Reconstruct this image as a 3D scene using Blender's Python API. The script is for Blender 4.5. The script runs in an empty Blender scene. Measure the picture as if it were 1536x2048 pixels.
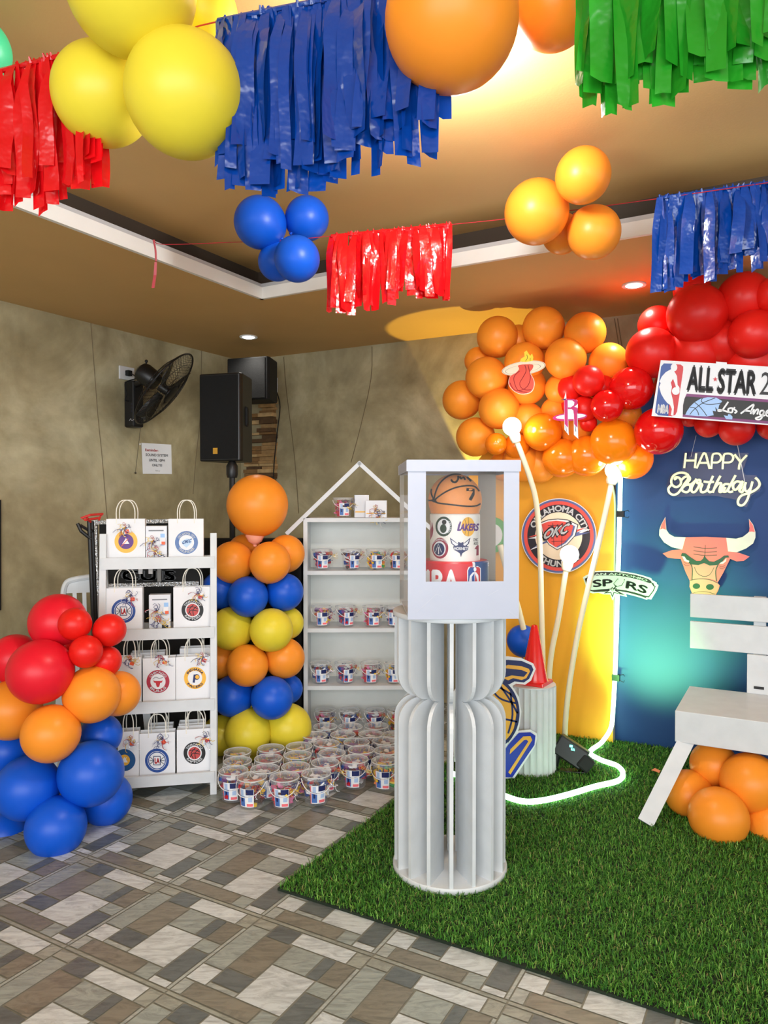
import bpy, bmesh, math, random
import numpy as np
from mathutils import Vector, Matrix, Quaternion
random.seed(7)
SC = bpy.context.scene
COL = SC.collection
PI = math.pi

# ---------------------------------------------------------------- camera
CAM_H, FPX, PITCH = 1.35, 1480.0, 0.0162
cam = bpy.data.cameras.new('camera'); camo = bpy.data.objects.new('camera', cam); COL.objects.link(camo)
camo.location = (0, 0, CAM_H); camo.rotation_euler = (PI/2 - PITCH, 0, 0)
cam.sensor_fit = 'VERTICAL'; cam.sensor_height = 36.0; cam.sensor_width = 27.0
cam.lens = FPX/2048*36; cam.clip_start = 0.05
SC.camera = camo
SC.view_settings.view_transform = 'Standard'; SC.view_settings.look = 'None'
SC.view_settings.exposure = 0.0; SC.view_settings.gamma = 1.0; SC.view_settings.use_curve_mapping = False

# ---------------------------------------------------------------- world and large lights
w = bpy.data.worlds.new('world'); SC.world = w; w.use_nodes = True
bg = w.node_tree.nodes['Background']; bg.inputs[0].default_value = (0.86, 0.93, 1.0, 1); bg.inputs[1].default_value = 1.75

def area_light(name, loc, target, size, size_y, power, color=(1, 1, 1)):
    l = bpy.data.lights.new(name, 'AREA'); l.shape = 'RECTANGLE'; l.size = size; l.size_y = size_y
    l.energy = power; l.color = color
    o = bpy.data.objects.new(name, l); COL.objects.link(o); o.location = loc
    o.rotation_euler = (Vector(target)-Vector(loc)).to_track_quat('-Z', 'Y').to_euler(); return o
def spot_light(name, loc, target, power, angle, blend=0.5, color=(1, 1, 1), radius=0.03):
    l = bpy.data.lights.new(name, 'SPOT'); l.energy = power; l.spot_size = angle; l.spot_blend = blend
    l.color = color; l.shadow_soft_size = radius
    o = bpy.data.objects.new(name, l); COL.objects.link(o); o.location = loc
    o.rotation_euler = (Vector(target)-Vector(loc)).to_track_quat('-Z', 'Y').to_euler(); return o
def point_light(name, loc, power, color=(1, 1, 1), radius=0.05):
    l = bpy.data.lights.new(name, 'POINT'); l.energy = power; l.color = color; l.shadow_soft_size = radius
    o = bpy.data.objects.new(name, l); COL.objects.link(o); o.location = loc; return o
DAY = area_light('daylight_from_open_front', (-0.6, -2.6, 1.9), (0.2, 3.5, 0.9), 5.0, 2.2, 235, (0.93, 0.97, 1.0))

# ---------------------------------------------------------------- geometry of the place
YAW = -0.5096
AX = Vector((math.cos(YAW), math.sin(YAW), 0))       # along the back wall, to the right
BX = Vector((-math.sin(YAW), math.cos(YAW), 0))      # along the left wall, away from the camera
CORNER = Vector((-1.111, 5.751, 0))
def R(a, b, z=0.0): return CORNER + AX*a - BX*b + Vector((0, 0, z))
def ab(p): d = Vector(p)-CORNER; return d.dot(AX), -d.dot(BX)
def ray(px, py):
    u = (px-768)/FPX; v = -(py-1024)/FPX
    return Vector((u, math.cos(PITCH)+v*math.sin(PITCH), -math.sin(PITCH)+v*math.cos(PITCH)))
O = Vector((0, 0, CAM_H))
def P(px, py, Y): d = ray(px, py); return O + d*(Y/d.y)
def F(px, py, z=0.0): d = ray(px, py); return O + d*((z-CAM_H)/d.z)
def m(px, Y): return px*Y/FPX                        # size in metres of px pixels at depth Y

# ---------------------------------------------------------------- materials
def lin(c): return tuple((x/255/12.92 if x/255 <= 0.04045 else ((x/255+0.055)/1.055)**2.4) for x in c)
MATS = {}
def mat(name, rgb, rough=0.5, var=0.06, nscale=8.0, bump=0.0, bscale=60.0, emit=0.0, ecol=None, alpha=1.0,
        metal=0.0, trans=0.0, spec=0.5, coat=0.0, detail=3.0, sheer=0.0):
    if name in MATS: return MATS[name]
    mt = bpy.data.materials.new(name); mt.use_nodes = True; nt = mt.node_tree; N = nt.nodes; L = nt.links
    b = N['Principled BSDF']; c = lin(rgb)
    tc = N.new('ShaderNodeTexCoord'); nz = N.new('ShaderNodeTexNoise')
    nz.inputs['Scale'].default_value = nscale; nz.inputs['Detail'].default_value = detail
    L.new(tc.outputs['Object'], nz.inputs['Vector'])
    rp = N.new('ShaderNodeValToRGB')
    rp.color_ramp.elements[0].position = 0.3; rp.color_ramp.elements[1].position = 0.7
    rp.color_ramp.elements[0].color = tuple(max(0, x*(1-var)) for x in c)+(1,)
    rp.color_ramp.elements[1].color = tuple(min(1, x*(1+var)) for x in c)+(1,)
    L.new(nz.outputs['Fac'], rp.inputs['Fac']); L.new(rp.outputs['Color'], b.inputs['Base Color'])
    b.inputs['Roughness'].default_value = rough; b.inputs['Metallic'].default_value = metal
    b.inputs['Specular IOR Level'].default_value = spec; b.inputs['Alpha'].default_value = alpha
    b.inputs['Transmission Weight'].default_value = trans; b.inputs['Coat Weight'].default_value = coat
    if emit: b.inputs['Emission Color'].default_value = (lin(ecol) if ecol else c)+(1,); b.inputs['Emission Strength'].default_value = emit
    if bump:
        n2 = N.new('ShaderNodeTexNoise'); n2.inputs['Scale'].default_value = bscale; L.new(tc.outputs['Object'], n2.inputs['Vector'])
        bp = N.new('ShaderNodeBump'); bp.inputs['Strength'].default_value = bump; bp.inputs['Distance'].default_value = 0.01
        L.new(n2.outputs['Fac'], bp.inputs['Height']); L.new(bp.outputs['Normal'], b.inputs['Normal'])
    if sheer:
        out = N['Material Output']; tl = N.new('ShaderNodeBsdfTranslucent'); mx = N.new('ShaderNodeMixShader')
        L.new(rp.outputs['Color'], tl.inputs['Color']); mx.inputs[0].default_value = sheer
        L.new(b.outputs[0], mx.inputs[1]); L.new(tl.outputs[0], mx.inputs[2]); L.new(mx.outputs[0], out.inputs['Surface'])
    MATS[name] = mt; return mt
def film(name, rgb, opac=0.12, rough=0.05):
    if name in MATS: return MATS[name]
    mt = bpy.data.materials.new(name); mt.use_nodes = True; nt = mt.node_tree; N = nt.nodes; L = nt.links
    b = N['Principled BSDF']; b.inputs['Base Color'].default_value = lin(rgb)+(1,); b.inputs['Roughness'].default_value = rough
    tr = N.new('ShaderNodeBsdfTransparent'); fr = N.new('ShaderNodeFresnel'); fr.inputs['IOR'].default_value = 1.4
    nz = N.new('ShaderNodeTexNoise'); nz.inputs['Scale'].default_value = 14
    ml = N.new('ShaderNodeMath'); ml.operation = 'MULTIPLY_ADD'; ml.inputs[1].default_value = 0.1*opac; L.new(nz.outputs['Fac'], ml.inputs[0])
    ad = N.new('ShaderNodeMath'); ad.operation = 'MULTIPLY_ADD'; ad.inputs[1].default_value = 0.18; L.new(fr.outputs[0], ad.inputs[0]); L.new(ml.outputs[0], ad.inputs[2]); ml.inputs[2].default_value = opac
    mx = N.new('ShaderNodeMixShader'); L.new(ad.outputs[0], mx.inputs[0]); L.new(tr.outputs[0], mx.inputs[1]); L.new(b.outputs[0], mx.inputs[2])
    L.new(mx.outputs[0], N['Material Output'].inputs['Surface']); MATS[name] = mt; return mt

def concrete(name):
    mt = bpy.data.materials.new(name); mt.use_nodes = True; nt = mt.node_tree; N = nt.nodes; L = nt.links
    b = N['Principled BSDF']; tc = N.new('ShaderNodeTexCoord')
    n1 = N.new('ShaderNodeTexNoise'); n1.inputs['Scale'].default_value = 1.6; n1.inputs['Detail'].default_value = 8; n1.inputs['Roughness'].default_value = 0.62; n1.inputs['Distortion'].default_value = 0.6
    n2 = N.new('ShaderNodeTexNoise'); n2.inputs['Scale'].default_value = 9; n2.inputs['Detail'].default_value = 6
    L.new(tc.outputs['Object'], n1.inputs['Vector']); L.new(tc.outputs['Object'], n2.inputs['Vector'])
    r1 = N.new('ShaderNodeValToRGB'); e = r1.color_ramp.elements
    e[0].position = 0.32; e[0].color = lin((140, 129, 97))+(1,); e[1].position = 0.68; e[1].color = lin((200, 192, 158))+(1,)
    k = r1.color_ramp.elements.new(0.5); k.color = lin((170, 159, 125))+(1,)
    L.new(n1.outputs['Fac'], r1.inputs['Fac'])
    mx = N.new('ShaderNodeMixRGB'); mx.blend_type = 'OVERLAY'; mx.inputs[0].default_value = 0.3
    L.new(r1.outputs[0], mx.inputs[1]); L.new(n2.outputs['Fac'], mx.inputs[2]); L.new(mx.outputs[0], b.inputs['Base Color'])
    rr = N.new('ShaderNodeMapRange'); rr.inputs[1].default_value = 0.35; rr.inputs[2].default_value = 0.65; rr.inputs[3].default_value = 0.3; rr.inputs[4].default_value = 0.6
    L.new(n1.outputs['Fac'], rr.inputs[0]); L.new(rr.outputs[0], b.inputs['Roughness'])
    bp = N.new('ShaderNodeBump'); bp.inputs['Strength'].default_value = 0.35; bp.inputs['Distance'].default_value = 0.01
    L.new(n2.outputs['Fac'], bp.inputs['Height']); L.new(bp.outputs[0], b.inputs['Normal'])
    return mt
def tile_mat():
    mt = bpy.data.materials.new('stone_tile'); mt.use_nodes = True; nt = mt.node_tree; N = nt.nodes; L = nt.links
    b = N['Principled BSDF']; at = N.new('ShaderNodeAttribute'); at.attribute_name = 'stone'; tc = N.new('ShaderNodeTexCoord')
    mp = N.new('ShaderNodeMapping'); mp.inputs['Rotation'].default_value = (0, 0, 0.7); mp.inputs['Scale'].default_value = (9, 34, 1); L.new(tc.outputs['Object'], mp.inputs[0])
    n = N.new('ShaderNodeTexNoise'); n.inputs['Scale'].default_value = 1.0; n.inputs['Detail'].default_value = 7; n.inputs['Roughness'].default_value = 0.7; n.inputs['Distortion'].default_value = 1.6
    L.new(mp.outputs[0], n.inputs['Vector'])
    r = N.new('ShaderNodeValToRGB'); e = r.color_ramp.elements; e[0].position = 0.3; e[0].color = (0.55, 0.55, 0.55, 1); e[1].position = 0.58; e[1].color = (1.15, 1.15, 1.15, 1)
    L.new(n.outputs['Fac'], r.inputs[0])
    mx = N.new('ShaderNodeMixRGB'); mx.blend_type = 'MULTIPLY'; mx.inputs[0].default_value = 0.9; L.new(at.outputs['Color'], mx.inputs[1]); L.new(r.outputs[0], mx.inputs[2])
    L.new(mx.outputs[0], b.inputs['Base Color']); b.inputs['Roughness'].default_value = 0.34
    bp = N.new('ShaderNodeBump'); bp.inputs['Strength'].default_value = 0.25; bp.inputs['Distance'].default_value = 0.004; L.new(n.outputs['Fac'], bp.inputs['Height']); L.new(bp.outputs[0], b.inputs['Normal'])
    return mt

# ---------------------------------------------------------------- mesh builder
class MB:
    def __init__(s): s.v = []; s.f = []; s.m = []
    def add(s, vs, fs, mi=0):
        o = len(s.v); s.v += [tuple(x) for x in vs]; s.f += [tuple(i+o for i in f) for f in fs]; s.m += [mi]*len(fs); return s
    def box(s, c, size, mi=0, M=None, taper=(1, 1)):
        cx, cy, cz = c; x, y, z = size[0]/2, size[1]/2, size[2]/2; vs = []
        for dz, t in ((-z, (1, 1)), (z, taper)):
            for dx, dy in ((-x, -y), (x, -y), (x, y), (-x, y)):
                p = Vector((dx*t[0], dy*t[1], dz))
                if M is not None: p = M @ p
                vs.append((p.x+cx, p.y+cy, p.z+cz))
        return s.add(vs, [(3, 2, 1, 0), (4, 5, 6, 7), (0, 1, 5, 4), (1, 2, 6, 5), (2, 3, 7, 6), (3, 0, 4, 7)], mi)
    def bar(s, p0, p1, w, d, mi=0, up=(0, 0, 1)):
        p0, p1 = Vector(p0), Vector(p1); t = (p1-p0).normalized(); u = Vector(up)
        if abs(t.dot(u)) > 0.98: u = Vector((0, 1, 0))
        x = t.cross(u).normalized(); y = x.cross(t); vs = []
        for p in (p0, p1):
            for a, b in ((-1, -1), (1, -1), (1, 1), (-1, 1)): vs.append(p + x*(a*w/2) + y*(b*d/2))
        return s.add(vs, [(0, 1, 2, 3), (7, 6, 5, 4), (0, 4, 5, 1), (1, 5, 6, 2), (2, 6, 7, 3), (3, 7, 4, 0)], mi)
    def tube(s, pts, r, mi=0, n=8, closed=False, smooth=0):
        pts = [Vector(p) for p in pts]
        if smooth: pts = catmull(pts, smooth, closed)
        k = len(pts); vs = []; prev = None; rr = r if isinstance(r, (list, tuple)) else [r]*k
        if len(rr) != k: rr = [rr[int(i*(len(rr)-1)/(k-1))] for i in range(k)]
        for i, p in enumerate(pts):
            a = pts[(i-1) % k] if (closed or i > 0) else p; b = pts[(i+1) % k] if (closed or i < k-1) else p
            t = b-a; t = t.normalized() if t.length > 1e-9 else Vector((0, 0, 1))
            if prev is None:
                u = Vector((0, 0, 1)) if abs(t.z) < 0.9 else Vector((1, 0, 0)); x = t.cross(u).normalized()
            else:
                x = prev - t*prev.dot(t); x = x.normalized() if x.length > 1e-6 else t.orthogonal().normalized()
            prev = x; y = t.cross(x)
            for j in range(n):
                an = 2*PI*j/n; vs.append(p + (x*math.cos(an) + y*math.sin(an))*rr[i])
        fs = []
        for i in range(k if closed else k-1):
            i2 = (i+1) % k
            for j in range(n): j2 = (j+1) % n; fs.append((i*n+j, i*n+j2, i2*n+j2, i2*n+j))
        if not closed: fs.append(tuple(range(n))[::-1]); fs.append(tuple((k-1)*n+j for j in range(n)))
        return s.add(vs, fs, mi)
    def lathe(s, prof, n=32, c=(0, 0, 0), mi=0, M=None, cap=True):
        vs = []; k = len(prof)
        for r, z in prof:
            for j in range(n):
                a = 2*PI*j/n; p = Vector((r*math.cos(a), r*math.sin(a), z))
                if M is not None: p = M @ p
                vs.append((p.x+c[0], p.y+c[1], p.z+c[2]))
        fs = [(i*n+j, i*n+(j+1) % n, (i+1)*n+(j+1) % n, (i+1)*n+j) for i in range(k-1) for j in range(n)]
        if cap and prof[0][0] > 1e-6: fs.append(tuple(range(n))[::-1])
        if cap and prof[-1][0] > 1e-6: fs.append(tuple((k-1)*n+j for j in range(n)))
        return s.add(vs, fs, mi)
    def ball(s, c, r, mi=0, seg=24, rings=14):
        return s.lathe([(max(1e-7, r*math.sin(PI*i/rings)), -r*math.cos(PI*i/rings)) for i in range(rings+1)], seg, c, mi, cap=False)
    def prism(s, pts, z0, z1, mi=0, M=None, c=(0, 0, 0)):
        n = len(pts); vs = [Vector((x, y, z)) for z in (z0, z1) for x, y in pts]
        if M is not None: vs = [M @ p for p in vs]
        vs = [p+Vector(c) for p in vs]
        return s.add(vs, [tuple(range(n))[::-1], tuple(range(n, 2*n))]+[(i, (i+1) % n, n+(i+1) % n, n+i) for i in range(n)], mi)
def catmull(pts, k, closed=False):
    out = []; n = len(pts)
    for i in range(n if closed else n-1):
        p1, p2 = pts[i], pts[(i+1) % n]
        p0 = pts[(i-1) % n] if (closed or i > 0) else p1; p3 = pts[(i+2) % n] if (closed or i < n-2) else p2
        for j in range(k):
            t = j/k; out.append(0.5*((2*p1)+(p2-p0)*t+(2*p0-5*p1+4*p2-p3)*t*t+(3*p1-3*p2+p3-p0)*t**3))
    if not closed: out.append(pts[-1])
    return out

def mk(name, mb, mats, parent=None, loc=(0, 0, 0), rz=0.0, smooth=False, sub=0, bevel=0.0, relative=False, fixn=True):
    """one mesh object; relative: verts are in world coordinates, origin moved to loc (or the parent's)"""
    me = bpy.data.meshes.new(name); vs = mb.v
    if relative:
        if parent is not None:
            Mi = parent_matrix(parent).inverted(); vs = [tuple(Mi @ Vector(v)) for v in vs]
        else: vs = [(v[0]-loc[0], v[1]-loc[1], v[2]-loc[2]) for v in vs]
    me.from_pydata([tuple(v) for v in vs], [], mb.f)
    for x in (mats if isinstance(mats, (list, tuple)) else [mats]): me.materials.append(x)
    me.polygons.foreach_set('material_index', mb.m)
    if fixn:
        bm = bmesh.new(); bm.from_mesh(me); bmesh.ops.recalc_face_normals(bm, faces=bm.faces); bm.to_mesh(me); bm.free()
    if smooth:
        me.polygons.foreach_set('use_smooth', [True]*len(me.polygons))
        try: me.set_sharp_from_angle(angle=math.radians(38))
        except Exception: pass
    me.update()
    o = bpy.data.objects.new(name, me); COL.objects.link(o)
    if parent is not None: o.parent = parent
    if parent is None or not relative: o.location = loc; o.rotation_euler[2] = rz
    if bevel:
        md = o.modifiers.new('bevel', 'BEVEL'); md.width = bevel; md.segments = 2; md.limit_method = 'ANGLE'
    if sub: md = o.modifiers.new('sub', 'SUBSURF'); md.levels = sub; md.render_levels = sub
    return o
def parent_matrix(o):
    M = Matrix.LocRotScale(o.location, o.rotation_euler.to_quaternion(), o.scale)
    return (parent_matrix(o.parent) @ M) if o.parent else M
def tag(o, label=None, cat=None, group=None, kind=None):
    if label: o['label'] = label
    if cat: o['category'] = cat
    if group: o['group'] = group
    if kind: o['kind'] = kind
    return o
def thing(name, label, cat, loc=(0, 0, 0), rz=0.0, group=None):
    o = bpy.data.objects.new(name, None); COL.objects.link(o); o.location = loc; o.rotation_euler[2] = rz; o.empty_display_size = 0.05
    return tag(o, label, cat, group)
def kids(o): return [c for c in bpy.data.objects if c.parent == o]
def struct(name, mb, mats, **k): return tag(mk(name, mb, mats, **k), kind='structure')

# ---------------------------------------------------------------- flat artwork on surfaces
class Plane:
    def __init__(s, p, n): s.p = Vector(p); s.n = Vector(n).normalized()
    def hit(s, px, py): d = ray(px, py); return O + d*((s.p-O).dot(s.n)/d.dot(s.n)), s.n
class Sph:
    def __init__(s, c, r): s.c = Vector(c); s.r = r
    def hit(s, px, py):
        d = ray(px, py).normalized(); oc = O-s.c; b = oc.dot(d); q = b*b-(oc.dot(oc)-s.r**2)
        t = -b-math.sqrt(max(q, 0)); p = O+d*t; n = (p-s.c).normalized(); return s.c+n*s.r, n
class Cyl:
    def __init__(s, c, r): s.c = Vector(c); s.r = r
    def hit(s, px, py):
        d = ray(px, py); oc = O-s.c; a = d.x**2+d.y**2; b = oc.x*d.x+oc.y*d.y; q = b*b-a*(oc.x**2+oc.y**2-s.r**2)
        t = (-b-math.sqrt(max(q, 0)))/a; p = O+d*t; n = Vector((p.x-s.c.x, p.y-s.c.y, 0)).normalized()
        return Vector((s.c.x, s.c.y, p.z))+n*s.r, n
GL = {}
def glyph(ch):
    if ch in GL: return GL[ch]
    def dims(t):
        cu = bpy.data.curves.new('t', 'FONT'); cu.body = t; cu.resolution_u = 3
        o = bpy.data.objects.new('t', cu); me = o.to_mesh()
        vs = [(v.co.x, v.co.y) for v in me.vertices]; fs = [tuple(p.vertices) for p in me.polygons]
        o.to_mesh_clear(); bpy.data.objects.remove(o); bpy.data.curves.remove(cu); return vs, fs
    v0 = dims('HH')[0]; v1 = dims('H'+ch+'H')[0]
    adv = max(x for x, y in v1)-max(x for x, y in v0)
    vs, fs = dims(ch) if ch != ' ' else ([], [])
    GL[ch] = (vs, fs, adv); return GL[ch]
def text2d(s, bold=0.0, gap=0.0):
    """vertices and faces of a line of text, cap height 1, starting at x=0"""
    vs = []; fs = []; x = 0; H = 0.72
    for ch in s:
        v, f, a = glyph(ch); reps = [(0, 0)] if not bold else [(0, 0), (bold, 0), (-bold, 0), (0, bold), (0, -bold)]
        for dx, dy in reps:
            o = len(vs); vs += [((x+px)/H+dx, py/H+dy) for px, py in v]; fs += [tuple(i+o for i in q) for q in f]
        x += a+gap*H
    return vs, fs, x/H
class Art:
    """draws with photo-traced coordinates (crop pixels) on a surface; each layer a little prouder"""
    def __init__(s, surf, scale=1.0, ox=0.0, oy=0.0, step=0.0006, base=0.0):
        s.s = surf; s.k = scale; s.ox = ox; s.oy = oy; s.st = step; s.b = base; s.mb = MB()
    def h(s, x, y, L): p, n = s.s.hit(s.ox+x/s.k, s.oy+y/s.k); return p+n*(s.b+L*s.st)
    def poly(s, pts, mi, L=1, smooth=0, side=None):
        if smooth: pts = [(p.x, p.y) for p in catmull([Vector((a, b)) for a, b in pts], smooth, True)]
        n = len(pts); top = [s.h(x, y, L) for x, y in pts]; bot = [s.h(x, y, L-1 if side is None else side) for x, y in pts]
        s.mb.add(top+bot, [tuple(range(n))]+[(i, (i+1) % n, n+(i+1) % n, n+i) for i in range(n)], mi); return s
    def disc(s, cx, cy, rx, ry, mi, L=1, rot=0, n=40, r0=0.0, rings=3, a0=0, a1=360):
        full = abs(a1-a0) >= 360; vs = []; c, sn = math.cos(math.radians(rot)), math.sin(math.radians(rot))
        nn = n if full else n+1
        for k in range(rings+1):
            f = r0+(1-r0)*k/rings; f = max(f, 1e-4)
            for j in range(nn):
                a = math.radians(a0+(a1-a0)*j/n); x = rx*f*math.cos(a); y = ry*f*math.sin(a)
                vs.append(s.h(cx+x*c-y*sn, cy+x*sn+y*c, L))
        fs = [(k*nn+j, k*nn+(j+1) % nn, (k+1)*nn+(j+1) % nn, (k+1)*nn+j) for k in range(rings) for j in range(nn if full else nn-1)]
        s.mb.add(vs, fs, mi); return s
    def line(s, pts, w, mi, L=2, smooth=0, closed=False):
        P2 = [Vector((a, b)) for a, b in pts]
        if smooth: P2 = catmull(P2, smooth, closed)
        elif closed: P2.append(P2[0])
        if smooth and closed: P2.append(P2[0])
        vs = []; n = len(P2)
        for i, p in enumerate(P2):
            t = (P2[min(i+1, n-1)]-P2[max(i-1, 0)])
            t = t.normalized() if t.length > 1e-6 else Vector((1, 0)); q = Vector((-t.y, t.x))*w/2
            vs += [s.h(p.x+q.x, p.y+q.y, L), s.h(p.x-q.x, p.y-q.y, L)]
        s.mb.add(vs, [(2*i, 2*i+1, 2*i+3, 2*i+2) for i in range(n-1)], mi); return s
    def text(s, t, bl, br, tl, mi, L=2, bold=0.0, gap=0.0):
        v, f, wd = text2d(t, bold, gap); bl, br, tl = Vector(bl), Vector(br), Vector(tl)
        ex = (br-bl)/wd; ey = tl-bl
        s.mb.add([s.h(*(bl+ex*x+ey*y), L) for x, y in v], f, mi); return s
    def arc(s, t, cx, cy, r, h, a0, a1, mi, L=2, bold=0.0, inside=False):
        """text around a circle from angle a0 to a1 (degrees, 0 = up, clockwise); inside: readable along the bottom"""
        v, f, wd = text2d(t, bold); vs = []
        for x, y in v:
            a = math.radians(a0+(a1-a0)*x/wd); rr = (r+y*h) if not inside else (r+h-y*h)
            vs.append(s.h(cx+rr*math.sin(a), cy-rr*math.cos(a), L))
        s.mb.add(vs, f, mi); return s
    def star(s, cx, cy, r, mi, L=2, n=5, q=0.4):
        return s.poly([(cx+(r if i % 2 == 0 else r*q)*math.sin(PI*i/n), cy-(r if i % 2 == 0 else r*q)*math.cos(PI*i/n)) for i in range(2*n)], mi, L)
    def done(s, name, mats, parent): return mk(name, s.mb, mats, parent=parent, relative=True, fixn=False)

# ================================================================= palette
WHITE = mat('white_paint', (218, 221, 224), 0.38, 0.02); WHITE_WOOD = mat('white_painted_wood', (210, 214, 217), 0.45, 0.04, 14, bump=0.08, bscale=30)
PAPER = mat('white_paper', (234, 236, 240), 0.7, 0.02); BLACK = mat('black_plastic', (16, 16, 18), 0.4, 0.2); BLACKM = mat('matte_black', (10, 11, 13), 0.75, 0.2)
INK = mat('black_ink', (20, 20, 24), 0.5); REDI = mat('red_print', (200, 32, 44), 0.45); BLUEI = mat('blue_print', (28, 72, 150), 0.45); NAVY = mat('navy_print', (20, 34, 92), 0.45)
GOLD = mat('gold_print', (244, 184, 60), 0.45); SILVER = mat('silver_print', (205, 212, 218), 0.4); PURPLE = mat('purple_print', (92, 40, 130), 0.45)
GREEN = mat('green_print', (20, 110, 60), 0.5); CREAM = mat('cream_print', (244, 226, 200), 0.5); PINKI = mat('salmon_print', (240, 112, 104), 0.4); ORI = mat('orange_print', (232, 96, 50), 0.45)
SLATE = mat('slate_blue_print', (92, 104, 158), 0.5); MAROON = mat('maroon_print', (150, 30, 60), 0.5); MAGENTA = mat('magenta_print', (190, 28, 110), 0.4); SKY = mat('sky_blue_print', (150, 190, 235), 0.4)
YELI = mat('yellow_print', (252, 214, 60), 0.45); GREYP = mat('grey_print', (120, 122, 128), 0.5); CORALP = mat('coral_print', (228, 84, 76), 0.45)

# ================================================================= room
bA = 0.10
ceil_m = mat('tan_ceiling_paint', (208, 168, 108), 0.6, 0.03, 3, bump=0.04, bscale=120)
conc = concrete('polished_concrete')
H1, H2 = 2.43, 2.62
A1, B1 = 8.5, 10.5                                    # extents of the room
def rbox(mb, a0, a1, b0, b1, z0, z1, mi=0):
    vs = [R(a, b, z) for z in (z0, z1) for a, b in ((a0, b0), (a1, b0), (a1, b1), (a0, b1))]
    return mb.add(vs, [(0, 1, 2, 3), (7, 6, 5, 4), (0, 4, 5, 1), (1, 5, 6, 2), (2, 6, 7, 3), (3, 7, 4, 0)], mi)
struct('wall_back', rbox(MB(), -0.15, A1, -0.15, 0, 0, 2.75), conc)
struct('wall_left', rbox(MB(), -0.15, 0, 0, B1, 0, 2.75), conc)
lip = F(523.4, 597.3, H1); LA, LB = ab(lip)
cv = 0.12
cb = MB()
rbox(cb, 0, LA, 0, B1, H1, H1+0.012); rbox(cb, LA, A1, 0, LB, H1, H1+0.012)
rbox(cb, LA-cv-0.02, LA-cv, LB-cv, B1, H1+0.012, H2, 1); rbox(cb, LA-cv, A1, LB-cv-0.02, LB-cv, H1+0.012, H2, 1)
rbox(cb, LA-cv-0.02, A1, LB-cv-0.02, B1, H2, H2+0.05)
struct('ceiling', cb, [ceil_m, mat('painted_cove_shade', (58, 46, 34), 0.8, 0.05)])  # cove back walls coloured dark brown to stand for shade in the recess
tb = MB()
rbox(tb, LA-0.012, LA+0.008, LB-0.012, B1, H1-0.003, H1+0.058); rbox(tb, LA-0.012, A1, LB-0.012, LB+0.008, H1-0.003, H1+0.058)
rbox(tb, LA-0.03, LA-0.014, LB-0.03, B1, H1+0.012, H1+0.085, 1); rbox(tb, LA-0.03, A1, LB-0.03, LB-0.014, H1+0.012, H1+0.085, 1)
struct('trim_1', tb, [mat('white_cove_trim', (240, 238, 234), 0.4, 0.02), mat('grey_cove_trim', (196, 196, 198), 0.5, 0.02)])
# darker seam lines in the plastered walls
seam_m = mat('dark_seam_line', (118, 104, 78), 0.8)
WL_ = Plane(R(0, 0, 0), AX); WB_ = Plane(R(0, 0, 0), -BX)
k = 2
for pl, pts in ((WL_, [(181, 640), (187, 718), (195.6, 831), (204, 913), (213.5, 1027), (222, 1110)]), (WL_, [(403, 700), (400, 835), (392, 913), (386, 988)]),
                (WB_, [(567.6, 714), (573, 783), (589, 913), (597.6, 1027)]), (WB_, [(744, 693), (742, 758), (722, 850), (702, 925)]),
                (WB_, [(1229, 637), (1240, 706)]), (WB_, [(1235, 637), (1246, 706)])):
    t = MB(); t.tube([pl.hit(*p)[0] for p in pts], 0.0032, n=5, smooth=3)
    struct('trim_%d' % k, t, seam_m); k += 1

# ---------------------------------------------------------------- tiled floor
TS = CAM_H/3.24359; TO = (-2.40035, 5.56498)
def T(u, v, z=0.0):
    c, s = math.cos(YAW), math.sin(YAW); return Vector(((c*u-s*v+TO[0])*TS, (s*u+c*v+TO[1])*TS, z))
W_, BR, DK, GY, BE, LT = (194, 201, 202), (124, 121, 108), (98, 105, 104), (148, 156, 150), (150, 153, 142), (162, 168, 162)
CELL = [((0, 1), (0, .04), BE), ((0, .10), (.04, .19), LT), ((.10, .66), (.04, .19), BR), ((.66, .80), (.04, .19), GY), ((.80, .97), (.04, .11), W_),
        ((.80, .97), (.11, .46), DK), ((.80, .97), (.46, .59), GY), ((.43, .80), (.19, .59), W_), ((0, .18), (.19, .37), W_), ((.18, .43), (.19, .24), LT),
        ((.18, .43), (.24, .41), DK), ((.18, .43), (.41, .83), BR), ((0, .18), (.37, .90), GY), ((.18, .40), (.83, 1.0), DK), ((.40, .88), (.84, 1.0), W_),
        ((.43, .71), (.59, .84), GY), ((.71, .81), (.59, .84), DK), ((.81, .97), (.59, .84), BR), ((.88, 1.0), (.84, 1.0), BE), ((.97, 1.0), (.04, .84), LT), ((0, .18), (.90, 1.0), BE)]
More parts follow.
